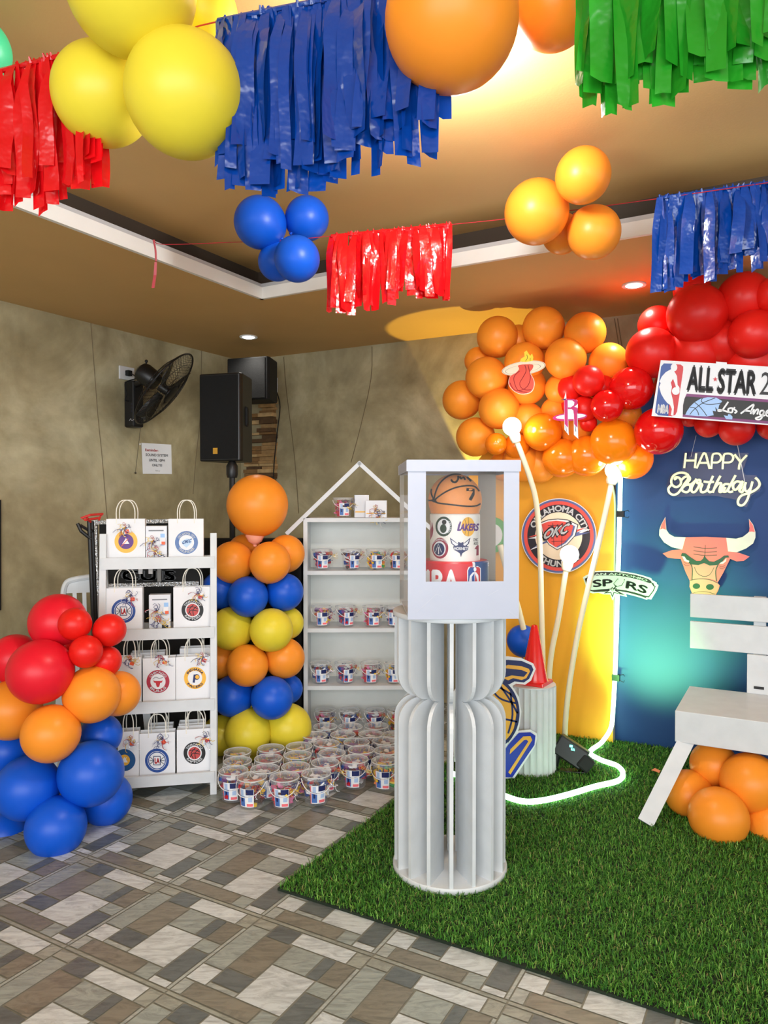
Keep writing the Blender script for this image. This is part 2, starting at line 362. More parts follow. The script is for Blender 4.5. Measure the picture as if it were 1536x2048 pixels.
def build_floor():
    vs = []; fs = []; cols = []; mi = []
    base = [R(-0.1, -0.1, -0.002), R(A1, -0.1, -0.002), R(A1, B1, -0.002), R(-0.1, B1, -0.002)]
    vs += [tuple(p) for p in base]; fs.append((3, 2, 1, 0)); cols.append((0.2, 0.19, 0.16)); mi.append(1)
    g = 0.0065; rnd = random.Random(3)
    for i in range(-14, 24):
        for j in range(-26, 12):
            for (u0, u1), (v0, v1), c in CELL:
                U0, U1, V0, V1 = 1.2+i+u0+g, 1.2+i+u1-g, -0.19+j+v0+g, -0.19+j+v1-g
                if U1-U0 < 0.02: U0 -= g*.4; U1 += g*.4
                mid = T((U0+U1)/2, (V0+V1)/2); a, b = ab(mid)
                if a < -0.05 or b < -0.05 or a > A1 or b > B1: continue
                o = len(vs); vs += [tuple(T(*q)) for q in ((U0, V0), (U1, V0), (U1, V1), (U0, V1))]; fs.append((o, o+1, o+2, o+3))
                k = 1+0.10*(rnd.random()-.5); cols.append(tuple(x*k for x in lin(c))); mi.append(0)
    me = bpy.data.meshes.new('floor'); me.from_pydata(vs, [], fs)
    me.materials.append(tile_mat()); me.materials.append(mat('tile_grout', (132, 132, 120), 0.8))
    me.polygons.foreach_set('material_index', mi)
    ca = me.color_attributes.new('stone', 'FLOAT_COLOR', 'CORNER')
    ca.data.foreach_set('color', np.repeat(np.array([c+(1,) for c in cols], dtype=np.float32), 4, axis=0).ravel())
    o = bpy.data.objects.new('floor', me); COL.objects.link(o); tag(o, kind='structure')
build_floor()

# ---------------------------------------------------------------- artificial grass
g0 = F(555, 1781); GA, GB = ab(g0)
GZ = 0.012
def build_grass():
    bs = MB(); rbox(bs, GA, A1-.1, 0.02, GB, 0.0005, GZ-0.003)
    root = mk('artificial_grass_carpet', bs, mat('turf_backing', (22, 36, 20), 0.9), fixn=True)
    tag(root, 'bright green artificial grass carpet under the fluted pedestal and white bench', 'grass carpet')
    rng = np.random.default_rng(5); n = 420000
    a = rng.uniform(GA, min(A1, GA+5.2), n); b = rng.uniform(0.05, GB, n)
    C0 = np.array(CORNER); Aa = np.array(AX); Bb = np.array(BX)
    p = C0[None, :]+a[:, None]*Aa-b[:, None]*Bb
    Y = p[:, 1]; X = p[:, 0]
    keep = (Y > 1.45) & (np.abs(X) < Y*0.72+0.3) & (rng.random(n) < np.minimum(1, (2.5/np.maximum(Y, .1))**1.3))
    p = p[keep]; n = len(p)
    th = rng.uniform(0, 2*np.pi, n); L = rng.uniform(0.016, 0.030, n); lean = rng.uniform(0.35, 1.6, n); wd = rng.uniform(0.0010, 0.0019, n)*(1+0.22*np.maximum(p[:, 1]-2.2, 0))
    d = np.stack([np.cos(th), np.sin(th), np.zeros(n)], 1); s = np.stack([-np.sin(th), np.cos(th), np.zeros(n)], 1); up = np.array([0, 0, 1.0])
    p[:, 2] = GZ-0.006
    mid = p+up*(L*0.6)[:, None]*np.cos(lean*.4)[:, None]+d*(L*0.5*np.sin(lean*.5))[:, None]
    tip = mid+up*(L*0.5*np.cos(lean*1.35))[:, None]+d*(L*0.55*np.sin(lean*1.2))[:, None]
    w_ = wd[:, None]
    V = np.stack([p-s*w_, p+s*w_, mid+s*w_*.85, mid-s*w_*.85, tip], 1).reshape(-1, 3)
    idx = np.arange(n)*5
    me = bpy.data.meshes.new('grass_blades'); me.vertices.add(5*n); me.vertices.foreach_set('co', V.astype(np.float32).ravel())
    loops = np.stack([idx, idx+1, idx+2, idx+3, idx+3, idx+2, idx+4], 1).ravel(); me.loops.add(7*n); me.loops.foreach_set('vertex_index', loops.astype(np.int32))
    me.polygons.add(2*n); st = np.stack([np.arange(n)*7, np.arange(n)*7+4], 1).ravel(); me.polygons.foreach_set('loop_start', st.astype(np.int32))
    me.update(calc_edges=True)
    pal = np.array([lin(c) for c in ((54, 112, 34), (78, 136, 44), (104, 158, 62), (136, 178, 84), (38, 84, 28), (150, 148, 90))])
    ch = rng.choice(6, n, p=[.3, .27, .18, .07, .15, .03]); cc = 1.18*pal[ch]*rng.uniform(.8, 1.2, (n, 1))
    ca = me.color_attributes.new('blade', 'FLOAT_COLOR', 'POINT')
    ca.data.foreach_set('color', np.repeat(np.concatenate([cc, np.ones((n, 1))], 1), 5, axis=0).astype(np.float32).ravel())
    mt = bpy.data.materials.new('grass_blade'); mt.use_nodes = True; N = mt.node_tree.nodes; L_ = mt.node_tree.links
    at = N.new('ShaderNodeAttribute'); at.attribute_name = 'blade'; L_.new(at.outputs['Color'], N['Principled BSDF'].inputs['Base Color']); N['Principled BSDF'].inputs['Roughness'].default_value = 0.55
    N['Principled BSDF'].inputs['Specular IOR Level'].default_value = 0.35
    tl = N.new('ShaderNodeBsdfTranslucent'); L_.new(at.outputs['Color'], tl.inputs['Color']); mx = N.new('ShaderNodeMixShader'); mx.inputs[0].default_value = 0.25
    L_.new(N['Principled BSDF'].outputs[0], mx.inputs[1]); L_.new(tl.outputs[0], mx.inputs[2]); L_.new(mx.outputs[0], N['Material Output'].inputs['Surface'])
    me.materials.append(mt)
    o = bpy.data.objects.new('grass_blades', me); COL.objects.link(o); o.parent = root; tag(o, kind='stuff')
build_grass()

# ---------------------------------------------------------------- ceiling lamps
LAMPW = mat('lamp_glow', (255, 252, 244), 0.4, 0.0, emit=14, ecol=(255, 248, 236))
def downlight(px, py, label, power=14):
    c = F(px, py, H1); t = thing('ceiling_downlight', label, 'downlight', (c.x, c.y, H1-0.006), group='recessed downlights in the lower ceiling')
    ring = MB().lathe([(0.042, 0.0), (0.058, -0.002), (0.060, 0.002), (0.058, 0.006), (0.042, 0.006)], 32); mk('trim_ring', ring, WHITE, t, smooth=True)
    l = MB().lathe([(0.001, -0.008), (0.025, -0.006), (0.041, 0.0), (0.041, 0.004)], 32); mk('lens', l, LAMPW, t, smooth=True)
    s = spot_light('downlight_beam', (c.x, c.y, H1-0.03), (c.x, c.y, 0), power, 2.3, 0.8, (1.0, 0.95, 0.86), 0.04)
downlight(497, 673, 'small glowing recessed ceiling light above the black speakers')
downlight(1268, 569, 'small glowing recessed ceiling light above the red and orange balloon arch')
def dome(px, py, label, power):
    c = F(px, py, H2); t = thing('ceiling_lamp', label, 'ceiling lamp', (c.x, c.y, H2))
    mk('lamp_base', MB().lathe([(0.13, 0), (0.13, -0.02), (0.10, -0.025)], 36), WHITE, t, smooth=True)
    mk('diffuser', MB().lathe([(0.10, -0.02), (0.095, -0.05), (0.07, -0.075), (0.03, -0.088), (0.0005, -0.09)], 36), mat('dome_glow', (255, 255, 250), 0.4, 0, emit=9), t, smooth=True)
    point_light('ceiling_lamp_light', (c.x, c.y, H2-0.20), power, (1.0, 0.985, 0.96), 0.09)
dome(900, 70, 'round glowing ceiling lamp behind the big orange balloon', 44)

# ================================================================= backdrop
BP = F(1228.5, 1484.5); BPa, BPb = ab(BP)
def bplane(off): return Plane(R(0, BPb+off, 0), -BX)              # off: metres towards the camera
def onb(px, py, off=0.0): return bplane(off).hit(px, py)[0]
def panel(name, label, px0, px1, pybase, zt, off, thick, mt, side, round_r):
    p0, p1 = onb(px0, pybase, off), onb(px1, pybase, off); a0, a1 = ab(p0)[0], ab(p1)[0]; z0 = 0.013; b = BPb+off
    prof = [(a0, z0), (a1, z0)]; r = round_r
    for i in range(13): t = PI/2*i/12; prof.append((a1-r+r*math.cos(t), zt-r+r*math.sin(t)))
    for i in range(13): t = PI/2+PI/2*i/12; prof.append((a0+r+r*math.cos(t), zt-r+r*math.sin(t)))
    n = len(prof); vs = [R(a, b, z) for a, z in prof]+[R(a, b-thick, z) for a, z in prof]; c = (vs[0]+vs[1])/2
    c.z = 0
    t = thing(name, label, 'backdrop panel', c, YAW)
    mk('fabric_front', MB().add([v+BX*-0.001 for v in vs[:n]], [tuple(range(n))], 0), mt, t, relative=True, fixn=False)
    mk('frame', MB().add(vs, [tuple(range(n)), tuple(range(n, 2*n))]+[(i, (i+1) % n, n+(i+1) % n, n+i) for i in range(n)], 0), side, t, relative=True)
    return t
panel('backdrop_panel', 'dark blue round-cornered backdrop panel behind the bull sign and bench', 1229, 1990, 1484, 2.0, 0.0, 0.05,
      mat('blue_backdrop_fabric', (10, 58, 120), 0.6, 0.03, 5), mat('raw_panel_edge', (214, 196, 170), 0.7), 0.35)
panel('backdrop_panel', 'yellow arched backdrop panel behind the globe lamps', 925, 1226, 1475, 1.74, 0.05, 0.05,
      mat('yellow_backdrop_fabric', (246, 172, 40), 0.6, 0.03, 5), mat('raw_panel_edge', (214, 196, 170), 0.7), 0.42)
# coloured stage spotlight, black, on the grass, throwing cyan light on the blue panel
sl = F(1142, 1545); slb = Vector((sl.x, sl.y, GZ))
def floor_spot():
    t = thing('stage_spotlight', 'black LED floor spotlight with folded bracket on the grass beside the fluted plinth', 'spotlight', slb, 0.0)
    Yd = sl.y
    q = lambda px, py, dy=0.0: P(px, py, Yd+dy)
    mk('housing', MB().bar(q(1114, 1484, .02), q(1170, 1522, -.04), 0.10, 0.075, 0, up=(0, 1, 0)), BLACK, t, relative=True, bevel=0.008)
    mk('lens_barrel', MB().bar(q(1160, 1516, -.03), q(1182, 1535, -.05), 0.07, 0.09, 0, up=(0, 1, 0)), BLACKM, t, relative=True, bevel=0.01)
    mk('bracket_leg', MB().tube([q(1120, 1500, .05), q(1112, 1530, .03), q(1120, 1545, .0), q(1150, 1546, -.02)], 0.014, n=8, smooth=4), BLACK, t, relative=True, smooth=True)
    mk('bracket_leg', MB().bar(q(1110, 1542, .0), q(1172, 1545, -.04), 0.05, 0.02), BLACK, t, relative=True, bevel=0.004)
    ar = Art(Plane(P(1142, 1495, Yd-0.075), (0, -1, 0)), 3.491, 860, 1200)
    for (x, y, w_) in ((985, 1020, 22), (990, 1042, 10), (1005, 1045, 8)):
        ar.poly([(x-w_/2, y-10), (x+w_/2, y-6), (x+w_/2, y+10), (x-w_/2, y+6)], 0, 1)
    ar.done('display', mat('cyan_display', (120, 255, 240), 0.4, 0, emit=3), t)
floor_spot()
tgt = onb(1322, 1262)
spot_light('spotlight_beam', P(1210, 1502, sl.y-0.26), tgt, 200, 1.06, 1.0, (0.30, 1.0, 0.27), 0.08)
# warm uplight behind the yellow panel
up = onb(952, 1060, -0.16); up = Vector((up.x, up.y, 1.28))
def uplight():
    t = thing('uplight', 'small warm uplight fixed behind the yellow panel shining up the wall', 'uplight', (up.x, up.y, up.z-0.07))
    mk('housing', MB().lathe([(0.03, 0), (0.035, 0.05), (0.03, 0.05)], 20), BLACK, t, smooth=True)
    mk('pole', MB().tube([(0, 0, 0.005), (0, 0, -(up.z-0.07)+0.013)], 0.012), BLACK, t)
uplight()
spot_light('uplight_beam', up, (up.x-0.02, up.y, 3.0), 60, 0.92, 0.12, (1.0, 0.72, 0.12), 0.01)

# ================================================================= neon rope light
def rope():
    pts = [P(1241, 935, 4.05), onb(1240, 1000, .055), onb(1236, 1150, .065), onb(1232, 1300, .065), onb(1229, 1372, .065), onb(1226, 1420, .08), onb(1222, 1455, .10)]
    for x, y in ((1204, 1484), (1180, 1504), (1200, 1519), (1235, 1532), (1246, 1548), (1235, 1562), (1190, 1573), (1140, 1588), (1090, 1600), (1050, 1603), (1015, 1594), (975, 1575), (940, 1558), (900, 1546)):
        p = F(x, y, 0.03); pts.append(p)
    t = thing('neon_rope_light', 'glowing white rope light running down the yellow panel and curling over the grass', 'rope light', (pts[8].x, pts[8].y, GZ))
    mk('rope', MB().tube(pts, 0.0120, n=8, smooth=8), mat('rope_glow', (245, 255, 246), 0.4, 0, emit=8, ecol=(196, 255, 210)), t, relative=True, smooth=True)
    for px, py in ((1240, 1028), (1231, 1355)):
        c = onb(px+1, py, .07); mb = MB(); M = Matrix.Rotation(YAW, 3, 'Z'); mb.box(c, (0.04, 0.03, 0.034), M=M)
        for dx in (0.012, -.012): mb.tube([c+AX*0.015+Vector((0, 0, dx)), c+AX*0.04+Vector((0, 0, dx*1.8)), c+AX*0.045+Vector((0, 0, dx))], 0.0018, n=5)
        cl = mk('binder_clip', mb, BLACK, relative=True, loc=c); tag(cl, 'black binder clip holding the rope light to the panel edge, ' + ('the lower one' if py > 1200 else 'the upper one'), 'binder clip', 'binder clips on the panel edge')
rope()

# ================================================================= fluted pedestal
PC = Vector((0.240, 2.685, GZ)); PR = 0.2075; PTOP = 1.35-0.2052*1.0*2.47/2.47
PTOP = 1.35-248*2.48/1480+0.018
def pedestal():
    t = thing('fluted_pedestal', 'tall white hourglass pedestal of upright fins standing at the front of the grass', 'pedestal', PC)
    h = PTOP-PC.z
    mk('base_disc', MB().lathe([(0.0005, 0), (PR-.003, 0), (PR, 0.004), (PR, 0.018), (PR-.003, 0.022), (0.0005, 0.022)], 64), WHITE_WOOD, t, smooth=True)
    mk('top_disc', MB().lathe([(0.0005, h-.018), (PR-.002, h-.018), (PR, h-.015), (PR, h-.003), (PR-.002, h), (0.0005, h)], 64), WHITE_WOOD, t, smooth=True)
    zw = 1.35-413*2.52/1480-PC.z; q = 0.085; ro = PR-0.006; ri = 0.075; prof = []
    prof += [(ri, 0.022), (ro, 0.022)]
    for i in range(9): a = PI/2*i/8; prof.append((ro-q+q*math.cos(a), zw-q+q*math.sin(a)))
    for i in range(9): a = -PI/2+PI/2*i/8; prof.append((ro-q+q*math.cos(a), zw+q+q*math.sin(a)))
    prof += [(ro, h-.018), (ri, h-.018)]
    for k in range(16):
        an = math.radians(-3.4+22.5*k); d = Vector((math.sin(an), -math.cos(an), 0)); s = Vector((math.cos(an), math.sin(an), 0))*0.0065
        vs = [d*r+Vector((0, 0, z))+s*e for e in (-1, 1) for r, z in prof]; n = len(prof)
        mb = MB().add(vs, [tuple(range(n)), tuple(range(n, 2*n))]+[(i, (i+1) % n, n+(i+1) % n, n+i) for i in range(n)])
        mk('fin', mb, WHITE_WOOD, t)
pedestal()

# ---------------------------------------------------------------- clear display box
bl = P(816, 1240, 2.445); br_ = P(1036.5, 1239, 2.475); BXR = math.atan2(br_.y-bl.y, br_.x-bl.x)
BW = (br_-bl).length; BZ = PTOP+0.001; BH = P(1036, 920, 2.47).z-BZ; BD = 0.40; BXR = 0.045
fm = (bl+br_)/2; BO = Vector((fm.x, fm.y, 0))+Vector((-math.sin(BXR), math.cos(BXR), 0))*(BD/2); BO.z = BZ
def zof(py, Y): return P(900, py, Y).z-BZ
def display_box():
    t = thing('display_box', 'tall white framed box with clear windows holding the cake on the pedestal', 'display box', BO, BXR)
    w, d, h = BW/2, BD/2, BH; z1 = zof(1163, 2.46); z2 = zof(943, 2.46); fr = m(36, 2.46); frr = m(31, 2.46)
    back_card = mat('shaded_white_card', (178, 172, 162), 0.65, 0.03)  # shade on the white back frame, put into a grey colour
    th = 0.004
    f = MB(); f.box((0, -d, z1/2), (2*w, th, z1)); f.box((0, -d, (z2+h)/2), (2*w, th, h-z2))
    f.box((-w+fr/2, -d, (z1+z2)/2), (fr, th, z2-z1)); f.box((w-frr/2, -d, (z1+z2)/2), (frr, th, z2-z1))
    mk('front_frame', f, mat('white_card', (180, 186, 203), 0.45, 0.02, bump=0.05, bscale=20), t)
    b = MB(); b.box((0, d, z1*.35), (2*w, th, z1*.7)); b.box((0, d, (z2+h)/2+.005), (2*w, th, h-z2)); b.box((-w+.008, d, h/2), (.016, th, h*.94)); b.box((w-.034, d, h/2), (.068, th, h*.94))
    mk('back_frame', b, back_card, t)
    l = MB(); l.box((0, 0, h-.002), (2*w+.006, 2*d+.006, th)); l.box((0, -d-.003, h-.02), (2*w+.01, th*.6, .036)); l.box((0, d+.003, h-.02), (2*w+.01, th*.6, .036))
    l.box((-w-.003, 0, h-.02), (th*.6, 2*d, .036)); l.box((w+.003, 0, h-.02), (th*.6, 2*d, .036))
    mk('lid', l, mat('white_card', (232, 236, 246)), t)
    for s in (-1, 1):
        mk('side_window', MB().box((s*(w-.001), 0, h/2), (.0012, 2*d-.008, h-.01)), film('clear_film', (235, 240, 245), 0.07, 0.08), t)
    mk('front_window', MB().box((0, -d+.006, (z1+z2)/2), (2*w-.01, .001, z2-z1+.01)), film('window_film', (240, 244, 248), 0.015, 0.03), t)
    mk('base_board', MB().box((0, 0, .004), (2*w-.01, 2*d-.01, .006)), WHITE, t)
    # creases of the wrapping on the lower front
    a = Art(Plane(BO+Vector((math.sin(BXR), -math.cos(BXR), 0))*(d+th/2), (math.sin(BXR), -math.cos(BXR), 0)), 5.12, 770, 900, 0.0006)
    for pts in (((330, 1655), (520, 1480)), ((520, 1480), (590, 1490)), ((1270, 1650), (1375, 1730)), ((1060, 1490), (1165, 1430))): a.line(pts, 5, 0, 1)
    a.done('crease', [mat('crease_line', (190, 194, 206), 0.5)], t)
display_box()

# ---------------------------------------------------------------- basketball cake
CC = Vector((P(910, 1028, 2.66).x, 2.66, BZ+0.008))
def cake():
    t = thing('basketball_cake', 'tiered party cake with an orange basketball on top inside the clear display box', 'cake', CC)
    z = lambda py: P(910, py, 2.66).z-CC.z
    r1 = m(67, 2.66); r2 = m(50, 2.66); rb = m(53.5, 2.66); zt1, zt2 = z(1119), z(1027)
    mk('cake_board', MB().lathe([(0.0005, 0), (r1+.02, 0), (r1+.02, .006), (.0005, .006)], 48), SILVER, t)
    low = MB(); n = 72; vs = []; e = r1
    for zz in (.006, zt1-.006, zt1):
        for j in range(n): a = 2*PI*j/n; q = e if zz < zt1 else e-.005; vs.append((q*math.cos(a), q*math.sin(a), zz))
    low.add(vs, [])
    off = 0; thr = math.radians(-90+4)
    for i in range(2):
        for j in range(n):
            a = 2*PI*(j+.5)/n; x = math.cos(a)
            low.f.append((i*n+j, i*n+(j+1) % n, (i+1)*n+(j+1) % n, (i+1)*n+j)); low.m.append(1 if x > 0.50 else (2 if x > 0.46 else 0))
    low.f.append(tuple(2*n+j for j in range(n))); low.m.append(0)
    mk('lower_tier', low, [mat('red_fondant', (206, 24, 36), 0.35, 0.04), mat('blue_fondant', (24, 70, 130), 0.35, 0.04), WHITE], t, smooth=True)
    mk('middle_tier', MB().lathe([(0.0005, zt1), (r2, zt1), (r2, zt2-.004), (r2-.004, zt2), (0.0005, zt2)], 64), mat('white_fondant', (240, 238, 232), 0.45, 0.02), t, smooth=True)
    cz = z(1001); prof = []
    for i in range(25):
        a = -PI/2+PI*i/24
        zz = rb*math.sin(a); rr = rb*math.cos(a)
        if zz < -(cz-zt2): continue
        prof.append((max(rr, .0004), cz+zz))
    prof = [(0.0005, zt2)]+[(prof[0][0]-.002, zt2+.0005)]+prof
    ball = mk('basketball_tier', MB().lathe(prof, 48), mat('orange_fondant', (238, 150, 78), 0.5, 0.03, 60, bump=0.15, bscale=500), t, smooth=True)
    S = Sph(CC+Vector((0, 0, cz)), rb+.0003); a = Art(S, 8.536, 840, 930, 0.001)
    seams = [[(130, 608), (190, 605), (250, 610), (310, 648), (480, 670), (650, 690), (830, 705), (960, 695), (1030, 660)], [(250, 610), (300, 555), (450, 455), (620, 385), (800, 355), (930, 370), (1010, 450)],
             [(240, 600), (265, 480), (330, 330), (440, 220), (560, 165), (700, 160)], [(235, 590), (195, 480), (200, 410)]]
    for s in seams: a.line(s, 26, 0, 1, 6)
    a.disc(245, 610, 45, 28, 0, 1.1, 20)
    a.line([(790, 420), (915, 430), (905, 500), (850, 600)], 52, 0, 1.2, 0)
    a.line([(530, 250), (560, 290), (610, 295), (650, 240), (650, 190)], 34, 0, 1.2, 5); a.line([(680, 200), (700, 240), (740, 215), (770, 260)], 30, 0, 1.3, 4); a.line([(800, 205), (870, 280)], 36, 0, 1.3)
    a.done('seam', [INK], t)
    C = Cyl(CC, r2+.0003); a = Art(C, 8.536, 840, 930, 0.0004)
    # 0 ink 1 white 2 green 3 gold 4 purple 5 navy 6 red 7 sky 8 maroon
    mats = [INK, PAPER, mat('dark_green_print', (30, 58, 40), .5), GOLD, PURPLE, NAVY, REDI, mat('teal_print', (60, 140, 170), .5), MAROON]
    a.disc(405, 1050, 140, 170, 2, 1, 0, rings=5); a.disc(405, 1050, 105, 130, 1, 2, 0, rings=5); a.disc(400, 1085, 55, 75, 2, 3, rings=3); a.disc(415, 975, 38, 42, 0, 3)
    a.arc('CELTICS', 405, 1050, 108, 26, 40, 150, 1, 2, .03)
    a.disc(820, 1055, 115, 165, 3, 1, 0, rings=5); a.line([(820, 892), (835, 1055), (820, 1218)], 6, 0, 2, 4); a.line([(710, 1040), (930, 1060)], 6, 0, 2); a.line([(760, 920), (790, 1050), (760, 1195)], 6, 0, 2, 4)
    a.text('LAKERS', (630, 1118), (985, 1118), (655, 1000), 4, 3, .07); a.line([(690, 965), (650, 1118)], 26, 4, 3.2)
    a.disc(345, 1420, 138, 178, 8, 1, 0, rings=5); a.disc(335, 1430, 105, 130, 1, 2, rings=5); a.disc(332, 1437, 88, 108, 5, 3, rings=4)
    a.line([(322, 1520), (322, 1400)], 14, 1, 4); a.line([(270, 1490), (318, 1345), (370, 1490)], 10, 1, 4); a.arc('WASHINGTON', 345, 1420, 135, 30, -60, 60, 1, 2, .03)
    for s in (-1, 1):
        a.poly([(690+s*15, 1370), (690+s*100, 1300), (685+s*175, 1240), (685+s*150, 1340), (690+s*90, 1400)], 5, 1); a.poly([(690+s*30, 1362), (690+s*100, 1315), (685+s*150, 1275), (685+s*130, 1340), (690+s*80, 1380)], 1, 2)
    a.poly([(650, 1310), (700, 1330), (740, 1310), (740, 1370), (830, 1390), (820, 1450), (760, 1480), (720, 1510), (698, 1575), (680, 1510), (640, 1480), (580, 1450), (565, 1390), (650, 1370)], 5, 2.2)
    a.text('HORNETS', (580, 1450), (830, 1450), (580, 1400), 1, 3.2, .05)
    a.poly([(930, 1430), (975, 1370), (1000, 1370), (1000, 1540), (960, 1545), (965, 1440)], 8, 1)
    a.text('CHIC', (905, 1300), (990, 1300), (905, 1250), 0, 1, .03); a.text('AGO', (915, 1365), (990, 1360), (915, 1315), 0, 1, .03)
    a.poly([(172, 940), (210, 990), (228, 1100), (215, 1200), (178, 1280)], 8, 1)
    a.done('badge_prints', mats, t)
    C = Cyl(CC, r1+.0003); a = Art(C, 8.536, 840, 930, 0.0005)
    a.text('NBA', (-120, 2200), (660, 2200), (-120, 1785), 0, 1, .05)
    a.poly([(805, 1800), (830, 1740), (880, 1728), (990, 1728), (1035, 1760), (1040, 2200), (805, 2200)], 0, 1); a.poly([(820, 1800), (845, 1755), (925, 1742), (930, 2190), (820, 2190)], 1, 2)
    a.poly([(945, 1742), (1000, 1742), (1022, 1770), (1025, 2190), (930, 2190)], 2, 2); a.disc(935, 1780, 24, 36, 0, 3); a.poly([(900, 1830), (955, 1830), (990, 1880), (1000, 1990), (985, 2180), (850, 2180), (835, 1980), (850, 1890)], 0, 3)
    a.done('tier_prints', [PAPER, BLUEI, REDI], t)
cake()

# ================================================================= plinth, cone, ball sign, lamps
def plinth():
    c = F(1064, 1556-13); c.z = GZ; r = m(47, c.y); zt = P(1064, 1377, c.y-r*.9).z-GZ
    t = thing('fluted_plinth', 'short white fluted plinth under the red traffic cone', 'plinth', c)
    n = 24*8; prof = []
    for j in range(n): a = 2*PI*j/n; rr = r-0.009*abs(math.sin(a*12))**0.5 if True else r; prof.append((rr*math.cos(a), rr*math.sin(a)))
    mk('fluted_body', MB().prism(prof, 0, zt-.006), WHITE_WOOD, t, smooth=True)
    mk('top_plate', MB().lathe([(0.0005, zt-.006), (r-.002, zt-.006), (r-.002, zt), (0.0005, zt)], 48), WHITE_WOOD, t)
    return c, r, zt+GZ
pc, pr, pz = plinth()
def cone():
    ct = thing('traffic_cone', 'glossy red traffic cone standing on the short fluted plinth', 'traffic cone', (pc.x+0.01, pc.y, pz), math.radians(-33))
    red = mat('red_cone_plastic', (226, 26, 26), 0.22, 0.04, coat=0.3); s = m(29, pc.y)
    mk('base', MB().box((0, 0, .008), (s*2, s*2, .016), taper=(.96, .96)), red, ct, bevel=.003)
    top = P(1045, 1250, pc.y).z-pz
    mk('cone_body', MB().lathe([(m(28, pc.y), .016), (m(26, pc.y), .03), (m(6.5, pc.y), top-.006), (m(5, pc.y), top), (m(3.5, pc.y), top), (m(4, pc.y), top-.03)], 40), red, ct, smooth=True)
cone()
def ball_sign():
    Y = pc.y-pr-0.025; t = thing('ball_sign', 'navy and gold basketball cutout sign leaning on the short fluted plinth', 'sign', Vector((P(975, 1560, Y).x, Y, GZ)))
    a = Art(Plane(P(1000, 1500, Y), (0, -1, 0.0)), 3.491, 860, 1200, 0.0012)
    W1 = [(545, 395), (640, 408), (722, 445), (738, 482), (706, 562), (664, 592), (600, 585), (575, 600), (622, 680), (638, 780), (625, 880), (615, 915), (700, 905), (745, 930), (750, 965), (735, 1020), (590, 1245), (440, 1250), (260, 1240), (240, 1130), (170, 1130), (165, 900), (150, 780), (165, 640), (260, 500), (400, 400)]
    a.poly(W1, 0, 0, side=-8)
    sh = lambda pts, cx, cy, k: [(cx+(x-cx)*k, cy+(y-cy)*k) for x, y in pts]
    a.poly([(545, 418), (640, 425), (708, 455), (722, 485), (692, 550), (655, 576), (590, 568), (550, 590), (480, 560), (400, 470), (450, 420)], 1, 1)
    a.poly([(545, 452), (640, 462), (690, 480), (698, 498), (672, 545), (640, 558), (580, 545), (545, 560), (500, 540), (500, 470)], 2, 2); a.poly([(520, 475), (640, 488), (680, 505), (655, 535), (570, 525), (520, 540)], 1, 3)
    a.disc(400, 790, 225, 262, 1, 1.5, n=64); a.disc(400, 790, 205, 240, 2, 2.5, n=64)
    for pts in ([(470, 570), (560, 700), (610, 790)], [(390, 560), (480, 680), (600, 720)], [(610, 850), (500, 830), (380, 860)], [(450, 590), (600, 700), (590, 900), (540, 990)], [(560, 640), (575, 800), (545, 930)], [(250, 640), (330, 800), (250, 960)]): a.line(pts, 13, 1, 3.5, 6)
    a.poly([(620, 925), (700, 922), (735, 945), (728, 1010), (575, 1235), (430, 1235), (420, 1200), (545, 1010)], 3, 4); a.poly([(560, 1040), (650, 950), (700, 948), (712, 975), (560, 1215), (545, 1200), (685, 985), (672, 972), (655, 975), (555, 1075)], 2, 5)
    a.poly([(180, 830), (215, 850), (215, 1100), (260, 1225), (235, 1225), (180, 1100)], 3, 4)
    a.done('printed_board', [PAPER, NAVY, mat('mustard_print', (238, 176, 66), .4), mat('royal_print', (20, 44, 170), .4)], t)
ball_sign()
HOSE = mat('cream_hose', (238, 226, 196), 0.45, 0.03); BULB = mat('bulb_glow', (255, 252, 250), 0.3, 0, emit=5, ecol=(255, 250, 244)); SOCK = mat('cream_socket', (226, 224, 206), 0.5, 0.02)
def globe(label, pts, bulb, br, Y, base_y=None, sock=(0.014, 0.022), watts=3.2):
    P3 = [P(x, y, Y+dy) for x, y, dy in pts]; b = P3[-1].copy()
    t = thing('globe_lamp', label, 'floor lamp', (b.x, b.y, b.z), 0, 'bent globe lamps in front of the backdrop')
    bc = P(bulb[0], bulb[1], Y+pts[0][2]); r = m(br, Y)
    mk('stem', MB().tube(P3, m(5.5, Y), n=10, smooth=8), HOSE, t, relative=True, smooth=True)
    d = (P3[0]-bc).normalized()
    mk('bulb', MB().ball(bc, r, seg=32, rings=20), BULB, t, relative=True, smooth=True)
    mk('socket', MB().tube([bc+d*r*.85, bc+d*(r*.85+.02), P3[0]+(P3[0]-bc)*.02], [r*.62, r*.62, m(8.5, Y)], n=16), SOCK, t, relative=True, smooth=True)
    mk('foot', MB().lathe([(0.0005, 0), (.03, 0), (.03, .006), (.012, .012), (0.0005, .014)], 20), HOSE, t)
    point_light('globe_light', bc+Vector((0, -r-.02, 0.0)), watts, (1.0, 0.93, 0.82), r)
YB = 3.86
globe('tallest bent lamp with a glowing globe in front of the orange balloons', [(1033, 884, 0), (1042, 905, 0), (1062, 962, 0), (1073, 1010, 0), (1080, 1100, .02), (1083, 1220, .04), (1086, 1345, .08), (1086, 1500, .10)], (1024, 853), 18.5, YB)
globe('globe lamp with its bulb over the round city badge, shortest of the three', [(1132, 1140, 0), (1128, 1165, 0), (1116, 1240, .02), (1104, 1300, .05), (1098, 1360, .08), (1092, 1500, .10)], (1139, 1109), 18.5, YB)
